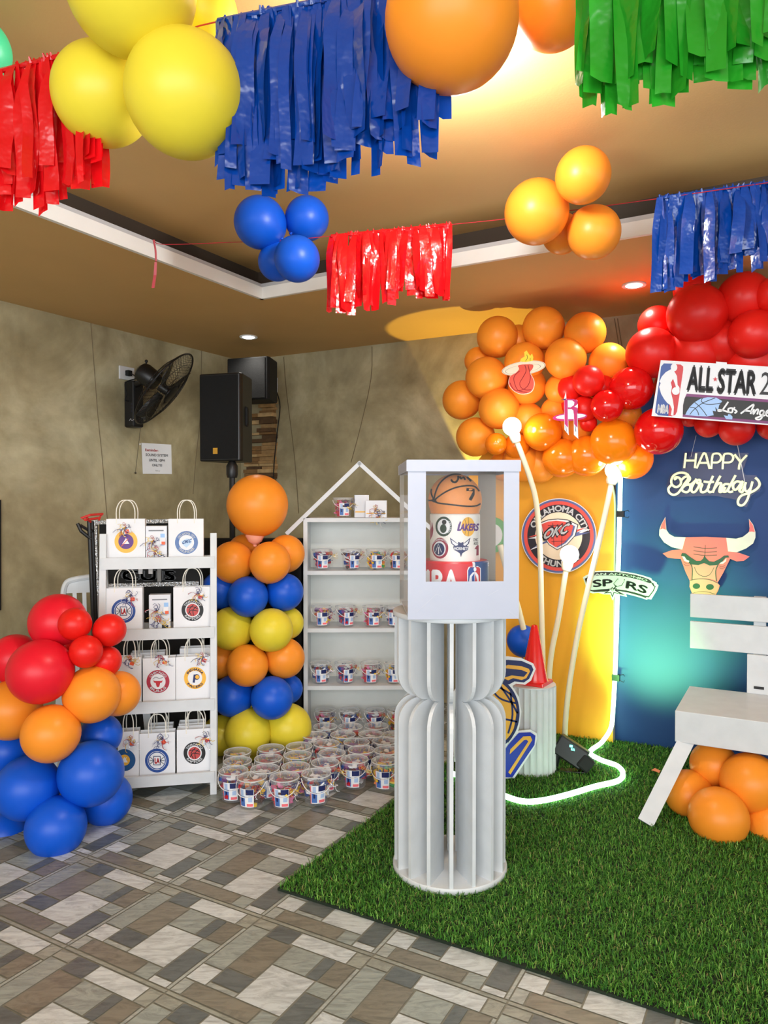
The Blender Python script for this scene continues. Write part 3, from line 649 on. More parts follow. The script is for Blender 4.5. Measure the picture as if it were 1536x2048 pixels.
globe('globe lamp with its stem in front of the white banner-shaped sign', [(1222, 968, 0), (1216, 1000, 0), (1200, 1075, 0), (1180, 1160, 0), (1157, 1260, .0), (1140, 1360, .02), (1131, 1440, .04), (1129, 1506, .06)], (1229, 940), 18.5, YB)
def fourth_stem():
    pts = [P(1047, 1258, 3.95), P(1038, 1222, 3.93), P(1030, 1195, 3.9), P(1016, 1150, 3.9), P(1000, 1090, 3.9)]
    s = mk('hose', MB().tube(pts, m(6, 3.9), n=10, smooth=6), HOSE, relative=True, loc=pts[0], smooth=True)
    tag(s, 'cream hose rising from the tip of the traffic cone behind the display box', 'hose')
fourth_stem()

# ================================================================= bench
def bench():
    Yf = 3.14
    c0 = P(1350, 1421, Yf); th = m(63, Yf); zs = c0.z; bd = F(1381, 1372, zs)  # seat front-left and back-left corners
    depth = (bd-c0).dot(BX); L = 1.15
    t = thing('white_bench', 'white wooden bench with slatted back in front of the blue panel', 'bench', Vector((c0.x, c0.y, GZ))+AX*L/2, YAW)
    z = zs-GZ; W = MB
    mk('seat', W().box((0, depth/2, z-th/2), (L, depth, th)), WHITE_WOOD, t, bevel=.003)
    yb = depth+0.02
    def zb(py): return P(1381, py, bd.y).z-GZ
    for k, (ya, yb_) in enumerate(((1188, 1235), (1243, 1297))):
        mk('back_slat', W().box((0, yb, (zb(ya)+zb(yb_))/2), (L, .022, zb(ya)-zb(yb_))), WHITE_WOOD, t, bevel=.003)
    for s in (-1, 1):
        x = s*(L/2-.30)
        mk('back_post', W().box((x, yb+.026, (z-.1+zb(1190))/2), (.052, .03, zb(1185)-z+.1)), WHITE_WOOD, t, bevel=.002)
        pbk = mk('post_bracket', W().box((x, yb-.02, z+.09), (.10, .022, .18)), WHITE_WOOD, t, bevel=.002)
        mk('slot', W().box((x, yb-.032, z+.03), (.042, .004, .012)), BLACK, pbk)
        for f in (-1, 1):
            y0 = .035 if f < 0 else depth-.035
            top = Vector((s*(L/2-.045), y0, z-th+.01)); foot = Vector((s*(L/2+.115), y0-.10 if f < 0 else y0+.03, .003))
            foot = Vector((s*(L/2+.09), -.17 if f < 0 else y0+.10, .003))
            mk('leg', W().bar(top, foot, .064, .045, up=(0, 1, 0)), WHITE_WOOD, t)
        mk('side_rail', W().bar((s*(L/2+.012), .03, .19), (s*(L/2+.012), depth-.03, .19), .03, .045), WHITE_WOOD, t)
    return c0, depth, L, zs
BC0, BDEP, BLEN, BZS = bench()

# ================================================================= signs on the backdrop
def sign(name, label, cat, surf, scale, ox, oy, anchor, step=.0008):
    a = Art(surf, scale, ox, oy, step); h, n = surf.hit(*anchor); t = thing(name, label, cat, h, YAW); return a, t
def bull():
    a, t = sign('bull_sign', 'pink bull head cutout sign with pale horns hanging on the blue panel', 'sign', bplane(.055), 4.861, 1220, 1000, (1415, 1130))
    head = [(735, 362), (930, 358), (1130, 368), (1142, 430), (1150, 500), (1250, 512), (1358, 550), (1300, 592), (1230, 597), (1168, 572), (1100, 710), (1045, 805), (1068, 832), (1050, 885), (1020, 935), (930, 960), (840, 945), (800, 915), (772, 840), (778, 790), (735, 700), (688, 572), (630, 570), (560, 560), (512, 520), (600, 488), (702, 480)]
    hl = [(538, 165), (548, 290), (575, 330), (625, 358), (735, 362), (702, 482), (600, 458), (525, 412), (478, 345), (480, 290), (497, 240)]
    hr = [(1350, 182), (1392, 240), (1414, 312), (1414, 365), (1392, 422), (1322, 472), (1232, 508), (1148, 500), (1130, 368), (1225, 376), (1292, 358), (1338, 322), (1358, 300)]
    # 0 edge, 1 pink, 2 pale, 3 dark green, 4 muzzle
    for q in (head, hl, hr): a.poly(q, 0, 0, side=-6)
    a.poly(head, 1, 1); a.poly(hl, 2, 1.2); a.poly(hr, 2, 1.2)
    a.poly([(538, 172), (544, 290), (512, 278), (488, 288), (499, 240)], 1, 2.2); a.poly([(1352, 192), (1388, 242), (1408, 312), (1380, 306), (1352, 310), (1358, 260)], 1, 2.2)
    a.poly([(775, 778), (850, 765), (930, 765), (1000, 782), (1046, 806), (1062, 832), (1045, 885), (1015, 930), (930, 955), (845, 940), (803, 910), (777, 840)], 4, 2)
    a.poly([(800, 605), (915, 620), (1040, 620), (1030, 780), (930, 762), (800, 775)], 4, 1.6)
    a.poly([(690, 540), (700, 515), (735, 518), (790, 560), (840, 592), (880, 592), (905, 570), (918, 540), (935, 565), (965, 595), (1010, 600), (1070, 570), (1110, 540), (1150, 538), (1158, 558), (1125, 560), (1090, 600), (1040, 632), (970, 637), (915, 612), (860, 632), (790, 626), (755, 600), (715, 555)], 3, 3)
    a.poly([(702, 545), (725, 550), (745, 580), (772, 592), (765, 606), (725, 592)], 2, 4); a.poly([(1132, 565), (1128, 595), (1100, 618), (1068, 622), (1075, 608), (1105, 595)], 2, 4)
    a.disc(840, 837, 36, 27, 3, 3); a.disc(972, 845, 38, 28, 3, 3)
    for yy in (455, 492, 525): a.line([(812, yy), (925, yy+15), (1040, yy+10)], 5, 3, 3, 4)
    a.line([(927, 438), (922, 550)], 5, 3, 3); a.line([(775, 608), (800, 665), (797, 778)], 9, 3, 3, 4); a.line([(1055, 622), (1028, 690), (1036, 790)], 9, 3, 3, 4)
    a.line([(820, 650), (850, 712), (910, 742), (970, 725), (1012, 655)], 4, 3, 3, 5); a.line([(780, 782), (850, 768), (930, 768), (1000, 785), (1046, 808)], 5, 3, 3.2, 3)
    for k in (0, 1): a.line([(715, 600+22*k), (745, 618+22*k), (772, 612+22*k)], 3, 3, 3, 3); a.line([(1062, 640+18*k), (1090, 650+18*k), (1120, 632+18*k)], 3, 3, 3, 3)
    a.line([(800, 908), (860, 892), (940, 892), (1020, 915)], 3, 3, 3, 3)
    a.done('printed_board', [mat('mint_board_edge', (200, 235, 215), .5), PINKI, mat('pale_horn_print', (232, 236, 214), .4), mat('dark_green_line', (26, 70, 44), .4), mat('muzzle_print', (216, 138, 122), .4)], t)
bull()
def all_star():
    pl = bplane(.52)
    a, t = sign('event_sign', 'white tilted event sign with a basketball player emblem on the red balloons', 'sign', pl, 6.508, 1300, 700, (1440, 780))
    TL, BLc = (140, 132), (20, 858); k1, k2 = 0.060, 0.078
    tp = lambda x: 132+(x-140)*k1; bt = lambda x: 858+(x-20)*k2
    XR = 2650
    a.poly([TL, (XR, tp(XR)), (XR-110, bt(XR-110)), BLc], 0, 0, side=-5)
    a.poly([(860, tp(860)-25), (1000, tp(1000)-22), (1000, tp(1000)+30), (860, tp(860)+30)], 0, -1, side=-3)
    a.poly([(180, 175), (290, 178), (240, 860), (110, 850), (68, 815), (72, 760), (145, 215)], 1, 1); a.poly([(285, 180), (400, 190), (432, 215), (432, 260), (352, 800), (330, 845), (285, 862), (232, 858)], 2, 1)
    a.disc(313, 228, 42, 50, 0, 2)
    a.poly([(275, 250), (205, 290), (155, 345), (122, 415), (140, 430), (120, 480), (145, 570), (185, 640), (225, 690), (262, 715), (285, 770), (272, 850), (305, 858), (312, 745), (298, 650), (275, 560), (285, 480), (272, 425), (300, 375), (325, 440), (340, 490), (375, 500), (390, 520), (382, 485), (360, 455), (352, 340), (330, 300), (312, 275)], 0, 2.5)
    a.disc(337, 535, 50, 50, 0, 3)
    a.text('NBA', (92, 812), (236, 824), (105, 708), 0, 2.2, .10)
    def slant(s, x0, x1, y0, y1, mi, bold, L=2, sk=70): a.text(s, (x0, y1+(x0-480)*.055), (x1, y1+(x1-480)*.055), (x0+sk, y0+(x0-480)*.055), mi, L, bold)
    slant('ALL', 485, 815, 200, 520, 3, .075, sk=25); a.star(850, 382, 34, 4, 2); slant('STAR', 868, 1370, 222, 528, 3, .075, sk=25); slant('2018', 1410, 1990, 222, 528, 3, .0, sk=40)
    a.poly([(478, 568), (XR-60, 568+(XR-540)*.072), (XR-100, bt(XR-100)-12), (425, 870), (430, 720), (450, 630)], 5, 1); a.poly([(470, 605), (XR-60, 605+(XR-540)*.072), (XR-95, bt(XR-100)-50), (428, 838), (432, 720), (448, 640)], 3, 2)
    half = [(460, 845), (480, 800), (520, 740), (580, 680), (660, 635), (750, 615), (860, 620), (940, 665), (925, 690), (900, 720), (885, 790), (850, 740), (860, 800), (815, 790), (830, 850), (740, 865), (600, 860)]
    a.poly(half, 6, 3)
    for pts in ([(520, 840), (570, 780), (690, 690), (850, 625)], [(580, 680), (640, 730), (700, 800), (740, 858)], [(520, 745), (580, 755), (620, 800), (635, 850)], [(685, 625), (670, 665), (710, 700), (800, 710), (930, 690)]): a.line(pts, 9, 3, 4, 6)
    a.poly([(960, 850), (1010, 860), (1020, 835), (1050, 840), (1075, 870), (1070, 905), (990, 900)], 6, 3)
    for s, dx in (('L', 0), ('o', 110), ('s', 165)): pass
    sc = [[(1020, 675), (975, 740), (935, 790), (890, 795), (900, 780), (960, 790), (1040, 815)], [(1060, 755), (1020, 770), (1030, 810), (1070, 810), (1075, 765), (1060, 755)], [(1105, 745), (1095, 770), (1130, 800), (1100, 825)],
          [(1180, 830), (1260, 770), (1350, 710), (1325, 780), (1310, 835)], [(1225, 790), (1340, 800)], [(1355, 770), (1345, 835), (1385, 780), (1410, 780), (1395, 840)], [(1480, 790), (1440, 795), (1430, 840), (1465, 845), (1490, 790), (1450, 890), (1400, 905), (1380, 885), (1500, 850)], [(1510, 830), (1560, 800), (1530, 790), (1510, 830), (1530, 860), (1590, 850), (1600, 750), (1590, 870)], [(1610, 840), (1650, 810), (1620, 800), (1605, 850), (1660, 870)], [(1700, 815), (1680, 830), (1710, 860), (1670, 875)]]
    for q in sc: a.line(q, 22, 0, 4.5, 5)
    a.done('printed_board', [PAPER, BLUEI, REDI, INK, REDI, mat('plum_stripe', (120, 50, 110), .5), mat('ice_blue_print', (150, 186, 232), .4)], t)
all_star()
def okc():
    a, t = sign('round_badge_sign', 'round orange and black city badge sign on the yellow panel', 'sign', bplane(.09), 4.042, 980, 900, (1118, 1072))
    cx, cy = 557, 695
    a.disc(cx, cy, 304, 304, 0, 0, n=72); a.mb.v; a.poly([(cx+303*math.cos(2*PI*i/60), cy+303*math.sin(2*PI*i/60)) for i in range(60)], 0, -.2, side=-5)
    a.disc(cx, cy, 298, 298, 1, 1, n=72); a.disc(cx, cy, 282, 282, 2, 2, n=72); a.disc(cx, cy, 254, 254, 3, 3, n=72); a.disc(cx, cy, 190, 192, 4, 4, n=60)
    a.arc('OKLAHOMA CITY', cx, cy, 200, 48, -72, 80, 0, 4.2, .05); a.arc('THUNDER', cx, cy, 200, 48, 222, 138, 0, 4.2, .05, inside=True)
    a.poly([(310, 705), (400, 675), (405, 690)], 2, 5); a.poly([(310, 715), (420, 690), (420, 715)], 0, 5); a.poly([(325, 810), (430, 735), (430, 770)], 0, 5); a.poly([(330, 800), (480, 720), (470, 745)], 1, 5.2)
    a.poly([(640, 650), (790, 620), (730, 645), (815, 640), (700, 690)], 0, 5); a.poly([(650, 655), (770, 628), (700, 665)], 2, 5.2); a.poly([(650, 680), (740, 655), (720, 672), (812, 665), (690, 700)], 1, 5.2)
    sh = [(408, 590), (470, 566), (550, 558), (630, 566), (712, 605), (690, 690), (625, 762), (545, 806), (480, 765), (430, 690)]
    f = lambda k: [(556+(x-556)*k, 680+(y-680)*k) for x, y in sh]
    a.poly(f(1.03), 3, 5.5); a.poly(f(.98), 0, 6); a.poly(f(.86), 1, 7); a.poly([(556+(x-556)*.84-12, 680+(y-680)*.86-3) for x, y in sh], 2, 8)
    for pts in ([(470, 610), (650, 605)], [(500, 740), (620, 735)], [(510, 590), (520, 770)], [(590, 590), (580, 780)]): a.line(pts, 4, 3, 8.5)
    a.text('OKC', (418, 728), (628, 672), (455, 636), 3, 9, .16); a.text('OKC', (424, 722), (622, 668), (459, 642), 0, 10, .05)
    a.done('printed_board', [PAPER, SLATE, CORALP, mat('charcoal_print', (34, 32, 44), .5), CREAM], t)
okc()
def spurs():
    a, t = sign('banner_sign', 'curved white and black banner-shaped sign across the edge of the yellow and blue panels', 'sign', bplane(.13), 8.533, 1150, 1120, (1242, 1165))
    out = [(135, 295), (185, 262), (270, 225), (300, 195), (450, 182), (680, 184), (800, 194), (1000, 225), (1150, 262), (1300, 310), (1318, 345), (1392, 385), (1395, 410), (1425, 430), (1395, 520), (1300, 675), (1245, 665), (1225, 680), (1140, 650), (1000, 610), (870, 580), (888, 632), (760, 600), (690, 590), (640, 690), (600, 590), (480, 585), (400, 560), (300, 570), (215, 545), (170, 400)]
    a.poly(out, 0, 0, side=-5)
    a.poly([(165, 318), (205, 300), (225, 262), (285, 235), (300, 210), (480, 202), (700, 206), (850, 222), (1020, 252), (1150, 288), (1260, 328), (1300, 360), (1310, 385), (1345, 400), (1348, 430), (1378, 450), (1345, 530), (1262, 640), (1220, 632), (1210, 650), (1100, 610), (900, 555), (760, 530), (640, 520), (500, 540), (330, 545), (230, 520)], 1, 1)
    a.poly([(215, 320), (250, 300), (345, 268), (500, 262), (700, 266), (860, 285), (1020, 318), (1150, 352), (1270, 395), (1305, 395), (1335, 445), (1360, 455), (1325, 530), (1255, 618), (1210, 612), (1050, 560), (880, 520), (730, 500), (600, 492), (450, 498), (290, 515), (245, 490)], 2, 2)
    cx, cy, R0 = 560, 2150, 1905
    a.arc('SAN ANTONIO', 575, 2150, 1898, 34, -9.2, 20.3, 0, 2.2, .05)
    a.arc('SP', 560, 2150, 1705, 120, -8.5, 2.4, 1, 3, .05); a.arc('RS', 560, 2150, 1702, 125, 9.6, 22.5, 1, 3, .05)
    a.line([(738, 320), (665, 410), (690, 440), (700, 440)], 20, 1, 3); a.line([(848, 330), (800, 425), (700, 450), (655, 500)], 20, 1, 3); a.line([(735, 330), (672, 408)], 9, 0, 4); a.line([(842, 340), (795, 420), (720, 440)], 9, 0, 4)
    a.poly([(640, 640), (610, 560), (490, 570), (575, 520), (560, 490), (610, 490), (640, 455), (660, 490), (720, 480), (700, 515), (860, 600), (670, 560)], 1, 4); a.poly([(640, 605), (620, 545), (540, 552), (600, 518), (590, 500), (620, 502), (642, 475), (655, 503), (690, 498), (678, 520), (760, 568), (660, 545)], 0, 5)
    a.star(642, 510, 30, 1, 6, 8, .45); a.star(642, 510, 18, 0, 7, 8, .5)
    a.done('printed_board', [mat('mint_white_print', (206, 216, 210), .4), INK, mat('silver_face', (186, 194, 192), .35)], t)
spurs()
def heat():
    a, t = sign('flaming_ball_sign', 'cutout sign of a red flaming ball dropping through a pale hoop', 'sign', bplane(.52), 7.68, 990, 690, (1046, 745))
    a.disc(440, 355, 340, 105, 0, 0, -9, n=48, rings=1); a.poly([(440+338*math.cos(q)*.988+103*math.sin(q)*.156, 355-338*math.cos(q)*.156+103*math.sin(q)*.988) for q in [2*PI*i/40 for i in range(40)]], 0, -.2, side=-5)
    a.disc(440, 355, 330, 98, 1, 1, -9, n=48, rings=1, r0=.985); a.disc(430, 368, 275, 62, 1, 1, -9, n=48, rings=1, r0=.98)
    ball = [(365, 310), (575, 300), (575, 370), (535, 420), (580, 510), (600, 590), (580, 680), (520, 735), (400, 750), (300, 710), (235, 640), (212, 570), (240, 480), (320, 430), (372, 370)]
    a.poly([(392+(x-392)*1.04, 530+(y-530)*1.03) for x, y in ball], 0, .5, smooth=3, side=-4); a.poly(ball, 2, 2, smooth=3)
    for p in ([(460, 310), (480, 400), (430, 500), (385, 580), (400, 650), (470, 690), (560, 690)], [(510, 310), (530, 400), (545, 500), (510, 620), (420, 690), (300, 690), (230, 580)], [(380, 400), (300, 480), (300, 580), (360, 700), (500, 730)]): a.line(p, 9, 3, 3, 6)
    a.poly([(385, 255), (400, 210), (455, 180), (450, 110), (490, 85), (520, 140), (545, 165), (570, 130), (590, 190), (580, 245), (470, 262)], 4, 2, side=-4); a.line([(470, 250), (500, 200), (490, 150)], 6, 1, 3, 4); a.line([(540, 245), (545, 200)], 6, 1, 3)
    a.done('printed_board', [CREAM, INK, mat('coral_ball_print', (226, 86, 70), .4), mat('deep_red_line', (130, 16, 30), .4), YELI], t)
heat()
def rockets():
    a, t = sign('letter_sign', 'small magenta and white letter cutout sign with a ring on the orange balloons', 'sign', bplane(.50), 7.68, 990, 690, (1140, 830))
    a.disc(1150, 1105, 265, 62, 0, 0, -4, n=40, rings=1, r0=.05); a.disc(1165, 1098, 230, 38, 1, 1, -4, n=40, rings=1)
    for x in (1095, 1240):
        a.poly([(x-32, 850), (x+24, 850), (x+32, 1250), (x+38, 1385 if x < 1200 else 1440), (x-28, 1300 if x < 1200 else 1380)], 1, 1.5, side=-4); a.poly([(x-28, 840), (x+20, 840), (x+26, 1270), (x-22, 1215)], 0, 3)
        a.line([(x-6, 1240), (x+4, 1330)], 7, 2, 3)
    a.poly([(1085, 825), (1210, 830), (1262, 860), (1275, 905), (1250, 950), (1275, 1000), (1262, 1060), (1215, 1060), (1205, 1000), (1120, 985), (1120, 850)], 0, 2.5, side=-4)
    a.poly([(1122, 848), (1190, 852), (1222, 880), (1215, 925), (1165, 960), (1122, 958)], 1, 3.5); a.poly([(1122, 985), (1180, 985), (1208, 1010), (1210, 1140), (1122, 1140)], 1, 3.5); a.poly([(1275, 905), (1275, 968), (1220, 950)], 1, 3.5); a.poly([(1090, 720), (1100, 840), (1055, 850)], 1, 2.5); a.poly([(1000, 845), (1090, 822), (1090, 842)], 2, 3)
    a.done('printed_board', [MAGENTA, mat('pale_grey_print', (226, 232, 238), .4), NAVY], t)
rockets()
def greenbadge():
    a, t = sign('round_sign', 'round green sign glimpsed through the display box window on the yellow panel', 'sign', bplane(.10), 1, 0, 0, (984, 1070))
    a.poly([(984+33*math.cos(2*PI*i/40), 1070+36*math.sin(2*PI*i/40)) for i in range(40)], 0, 0, side=-5); a.disc(984, 1070, 30, 33, 0, 1); a.disc(984, 1070, 21, 23, 1, 2)
    a.done('printed_board', [mat('fresh_green_print', (70, 170, 80), .5), PAPER], t)
greenbadge()

# ---------------------------------------------------------------- neon greeting
def greeting():
    pl = bplane(.06); k, ox, oy = 7.111, 1320, 880
    h = lambda x, y, d=0.0: pl.hit(ox+x/k, oy+y/k)[0]-BX*d
    t = thing('neon_greeting', 'pale glowing neon HAPPY Birthday sign hanging on the blue panel', 'neon sign', h(760, 560), YAW)
    glow = mat('pale_neon_tube', (236, 242, 200), 0.4, 0, emit=0.55, ecol=(240, 246, 190))
    back = Art(bplane(.045), k, ox, oy, .001)
    back.poly([(340, 165), (1265, 185), (1180, 440), (1220, 500), (1370, 500), (1450, 620), (1420, 720), (1300, 790), (1240, 950), (1120, 950), (1080, 850), (780, 790), (250, 810), (110, 780), (90, 640), (150, 480), (310, 430)], 0, 0, side=-4)
    back.done('acrylic_backing', film('acrylic_backing', (90, 50, 70), .22, .1), t)
    S = [[(368, 185), (345, 400)], [(515, 190), (495, 400)], [(360, 292), (500, 292)], [(520, 405), (612, 200), (635, 195), (655, 215), (705, 410)], [(555, 325), (680, 325)],
         [(730, 410), (745, 230), (775, 195), (835, 195), (868, 235), (860, 285), (820, 318), (745, 320)], [(890, 415), (905, 230), (940, 195), (1005, 200), (1040, 240), (1030, 290), (990, 318), (905, 320)], [(1060, 205), (1150, 320)], [(1235, 215), (1140, 325), (1122, 420)]]
    Cv = [[(240, 535), (210, 560), (225, 530), (275, 540), (300, 590), (285, 640), (230, 670), (175, 640), (160, 580), (190, 510), (260, 470), (340, 468), (400, 500), (395, 560), (350, 620), (300, 700), (250, 760), (190, 780), (135, 750), (120, 690), (160, 640)],
          [(290, 590), (345, 530), (410, 520), (425, 560), (380, 610), (360, 615), (420, 635), (430, 690), (390, 740), (330, 730), (315, 690), (370, 640), (440, 630), (500, 580)],
          [(520, 550), (490, 600), (450, 680), (455, 735), (500, 735), (550, 660), (575, 580), (540, 570), (530, 610), (580, 620), (600, 640), (580, 690), (590, 740), (650, 730), (700, 660)],
          [(755, 510), (715, 600), (680, 690), (700, 740), (740, 735)], [(620, 590), (700, 600), (770, 595)], [(860, 510), (800, 620), (750, 750)], [(775, 690), (830, 620), (870, 620), (850, 690), (850, 740), (900, 720), (930, 670)],
          [(985, 630), (920, 630), (880, 690), (900, 735), (950, 725), (1000, 640), (1075, 500)], [(1000, 640), (970, 710), (990, 740), (1040, 730)], [(1150, 600), (1090, 590), (1040, 640), (1050, 700), (1090, 700), (1150, 620), (1175, 590), (1150, 680), (1130, 720), (1170, 740), (1200, 660), (1220, 600)],
          [(1220, 600), (1200, 690), (1240, 730), (1290, 680), (1315, 590), (1280, 720), (1240, 850), (1180, 925), (1120, 920), (1110, 860), (1160, 790), (1280, 750), (1370, 700), (1415, 640), (1400, 580), (1355, 535)]]
    for q in S: mk('neon_letter_stroke', MB().tube([h(*p) for p in q], .0055, n=8, smooth=4 if len(q) > 2 else 0), glow, t, relative=True, smooth=True)
    for q in Cv: mk('neon_script', MB().tube([h(*p) for p in q], .006, n=8, smooth=5), glow, t, relative=True, smooth=True)
    mk('hanging_cord', MB().tube([h(440, 240), h(520, -60, .02)], .0007, n=5), PAPER, t, relative=True)
    mk('hanging_cord', MB().tube([h(1225, 700), h(1140, 260), h(1090, 60, -.05)], .0018, n=6), PAPER, t, relative=True)
greeting()

# ================================================================= balloons
def balloon_mesh(name, mt):
    prof = []
    for i in range(33):
        a = -PI/2+PI*i/32; r = math.cos(a); z = math.sin(a)
        if z < 0: z *= 1.06; r *= 1-0.05*abs(z)**2
        prof.append((max(r, .0005), z))
    prof = [(0.0005, -1.17), (.06, -1.165), (.075, -1.14), (.035, -1.10), (.05, -1.055)]+prof[2:]
    mb = MB().lathe(prof, 40); me = mk(name, mb, mt, smooth=True); d = me.data; bpy.data.objects.remove(me); return d
BCOL = {
 'orange': mat('orange_latex', (255, 154, 46), 0.38, 0.015, 3, sheer=.12, spec=.35), 'red': mat('red_latex', (234, 32, 24), 0.36, 0.015, 3, sheer=.10, spec=.35),
 'blue': mat('blue_latex', (14, 88, 210), 0.38, 0.015, 3, sheer=.08, spec=.35), 'yellow': mat('yellow_latex', (238, 218, 60), 0.38, 0.015, 3, sheer=.12, spec=.35),
 'amber': mat('amber_latex', (255, 158, 24), 0.18, 0.015, 3, sheer=.3), 'green': mat('mint_latex', (70, 210, 150), 0.4, 0.015, 3, sheer=.1), 'crimson': mat('crimson_latex', (232, 26, 46), 0.36, 0.015, 3, sheer=.10, spec=.35),
 'glossred': mat('gloss_red_latex', (228, 20, 20), 0.12, 0.015, 3, sheer=.10), 'glossorange': mat('gloss_orange_latex', (255, 136, 22), 0.14, 0.015, 3, sheer=.15)}
BME = {k: balloon_mesh('balloon', v) for k, v in BCOL.items()}
def balloon(col, c, r, label, group, hub, ry=None):
    o = bpy.data.objects.new('balloon', BME[col]); COL.objects.link(o); o.location = c
    d = (Vector(c)-Vector(hub)); d = d.normalized() if d.length > 1e-4 else Vector((0, 0, 1))
    o.rotation_mode = 'XYZ'; o.rotation_euler = d.to_track_quat('Z', 'Y').to_euler(); rz = r if ry is None else ry
    o.scale = (r, r, rz); return tag(o, label, 'balloon', group)
def cluster(items, group, hubpx):
    """items: colour, px, py, radius px, depth, label"""
    hub = P(*hubpx)
    for col, px, py, rp, Y, label in items: balloon(col, P(px, py, Y), m(rp, Y)*0.985, label, group, hub)

# left floor garland
G = 'balloons of the red, orange and blue pile on the left'
cluster([
 ('blue', 112, 1654, 60, 2.86, 'round blue balloon resting on the tiles at the very bottom of the left pile'),
 ('blue', 55, 1576, 64, 2.92, 'large blue balloon at the left frame edge below the light orange balloon'),
 ('blue', 182, 1547, 65, 2.95, 'largest blue balloon at the right side of the left pile, facing the camera'),
 ('blue', 212, 1598, 52, 3.10, 'blue balloon low and behind, closest to the ladder shelf foot'),
 ('blue', 202, 1470, 42, 3.12, 'darker blue balloon wedged behind, directly under the far right orange balloon'),
 ('blue', 10, 1670, 44, 3.02, 'blue balloon cut by the left frame edge, lowest there'),
 ('blue', 12, 1503, 46, 3.06, 'blue balloon cut by the left frame edge under the long orange balloon'),
 ('orange', 102, 1467, 58, 2.88, 'light orange balloon in the front middle of the left pile above the blue ones'),
 ('orange', 184, 1389, 57, 2.98, 'orange balloon right of the big crimson balloon in the left pile'),
 ('orange', 236, 1387, 45, 3.10, 'orange balloon half hidden, touching the white paper bags of the third shelf'),
 ('orange', 22, 1420, 60, 3.00, 'orange balloon at the left frame edge under the big crimson balloon'),
 ('crimson', 81, 1343, 65, 2.90, 'largest crimson balloon at the front of the left pile'),
 ('crimson', 30, 1318, 50, 3.08, 'crimson balloon cut by the left frame edge behind the largest one'),
 ('crimson', 116, 1244, 57, 3.06, 'crimson balloon at the very top of the left pile below the plastic chair'),
 ('red', 150, 1248, 33, 2.98, 'small red balloon overlapping the topmost balloon of the left pile'),
 ('red', 219, 1260, 33, 3.04, 'small red balloon at the top right of the left pile over the ladder shelf'),
 ('red', 172, 1303, 33, 2.94, 'small red balloon right of the largest crimson one'),
 ('red', 212, 1322, 31, 3.05, 'small red balloon just above the half hidden orange balloon'),
 ('red', 126, 1292, 34, 3.06, 'dark red balloon deep in the gap between the four red ones')], G, (110, 1450, 3.25))

# balloon column
G = 'balloons of the striped column'; YC = 3.9
cluster([
 ('orange', 515, 1010, 62, YC, 'biggest orange balloon topping the striped balloon column'),
 ('orange', 465, 1124, 42, YC-.04, 'orange balloon front left in the top ring of the column'), ('orange', 540, 1124.5, 42, YC-.10, 'orange balloon front right in the top ring of the column'),
 ('orange', 489, 1102, 34, YC+.14, 'small hidden orange balloon at the back of the top ring'), ('orange', 572, 1107, 38, YC+.04, 'orange balloon at the right back of the top ring of the column'),
 ('blue', 496, 1193, 41, YC-.10, 'blue balloon facing front in the upper blue ring'), ('blue', 569.5, 1184, 38, YC, 'blue balloon at the right of the upper blue ring'), ('blue', 440, 1180, 38, YC+.02, 'blue balloon at the left of the upper blue ring behind the shelf post'),
 ('yellow', 463, 1257, 44, YC-.05, 'yellow balloon at the left of the upper yellow ring'), ('yellow', 542.7, 1260, 44, YC-.11, 'yellow balloon facing front in the upper yellow ring'), ('yellow', 575, 1246, 33, YC+.06, 'yellow balloon peeking out at the right of the upper yellow ring'),
 ('orange', 495, 1331, 42.5, YC-.12, 'orange balloon facing front in the lower orange ring'), ('orange', 569, 1316, 41, YC-.02, 'orange balloon at the right of the lower orange ring'), ('orange', 441, 1320, 38, YC+.02, 'orange balloon at the left of the lower orange ring behind the shelf post'),
 ('blue', 466, 1392, 42, YC-.06, 'blue balloon at the left of the lower blue ring'), ('blue', 544, 1396, 43, YC-.12, 'blue balloon facing front in the lower blue ring'), ('blue', 576, 1378, 30, YC+.06, 'blue balloon peeking out at the right of the lower blue ring'),
 ('yellow', 496, 1466, 47, YC-.10, 'big yellow balloon front left at the foot of the column'), ('yellow', 577, 1455, 47, YC-.02, 'big yellow balloon at the right foot of the column touching the bucket shelf'), ('yellow', 440, 1472, 40, YC+.02, 'yellow balloon at the left foot of the column behind the shelf post'), ('yellow', 520, 1502, 34, YC+.0, 'yellow balloon low behind the floor buckets')], G, (515, 1300, YC+.08))
nk = P(510, 1072, YC); t = mk('balloon_neck', MB().lathe([(m(20, YC), .03), (m(19, YC), .0), (m(13, YC), -.03), (m(4, YC), -.045), (m(3, YC), -.055)], 24), mat('stretched_pink_latex', (250, 176, 150), .35), relative=False, loc=nk, smooth=True)
tag(t, 'pale pink tied neck under the biggest orange balloon', 'balloon neck')

# bench balloons
G = 'orange balloons under the bench'
cluster([('orange', 1437, 1634, 59, 2.96, 'orange balloon on the grass in the front centre under the bench'), ('orange', 1502, 1566, 60, 3.04, 'biggest orange balloon directly below the bench seat'),
 ('orange', 1428, 1530, 47, 3.20, 'orange balloon tucked high beneath the bench seat behind the biggest one'), ('orange', 1378, 1588, 48, 3.16, 'orange balloon behind the slanted front leg of the bench'),
 ('orange', 1546, 1655, 56, 2.98, 'orange balloon on the grass cut by the right frame edge')], G, (1470, 1590, 3.3))
tag(mk('balloon_scrap', MB().prism([(-.02, 0), (.0, .012), (.022, -.004), (.012, -.018), (.0, -.008)], 0, .004, M=Matrix.Rotation(.5, 3, 'X')), mat('peach_latex', (250, 150, 110), .4), loc=F(1311, 1541, GZ+.018)), 'small torn peach balloon scrap on the grass left of the bench', 'balloon scrap')
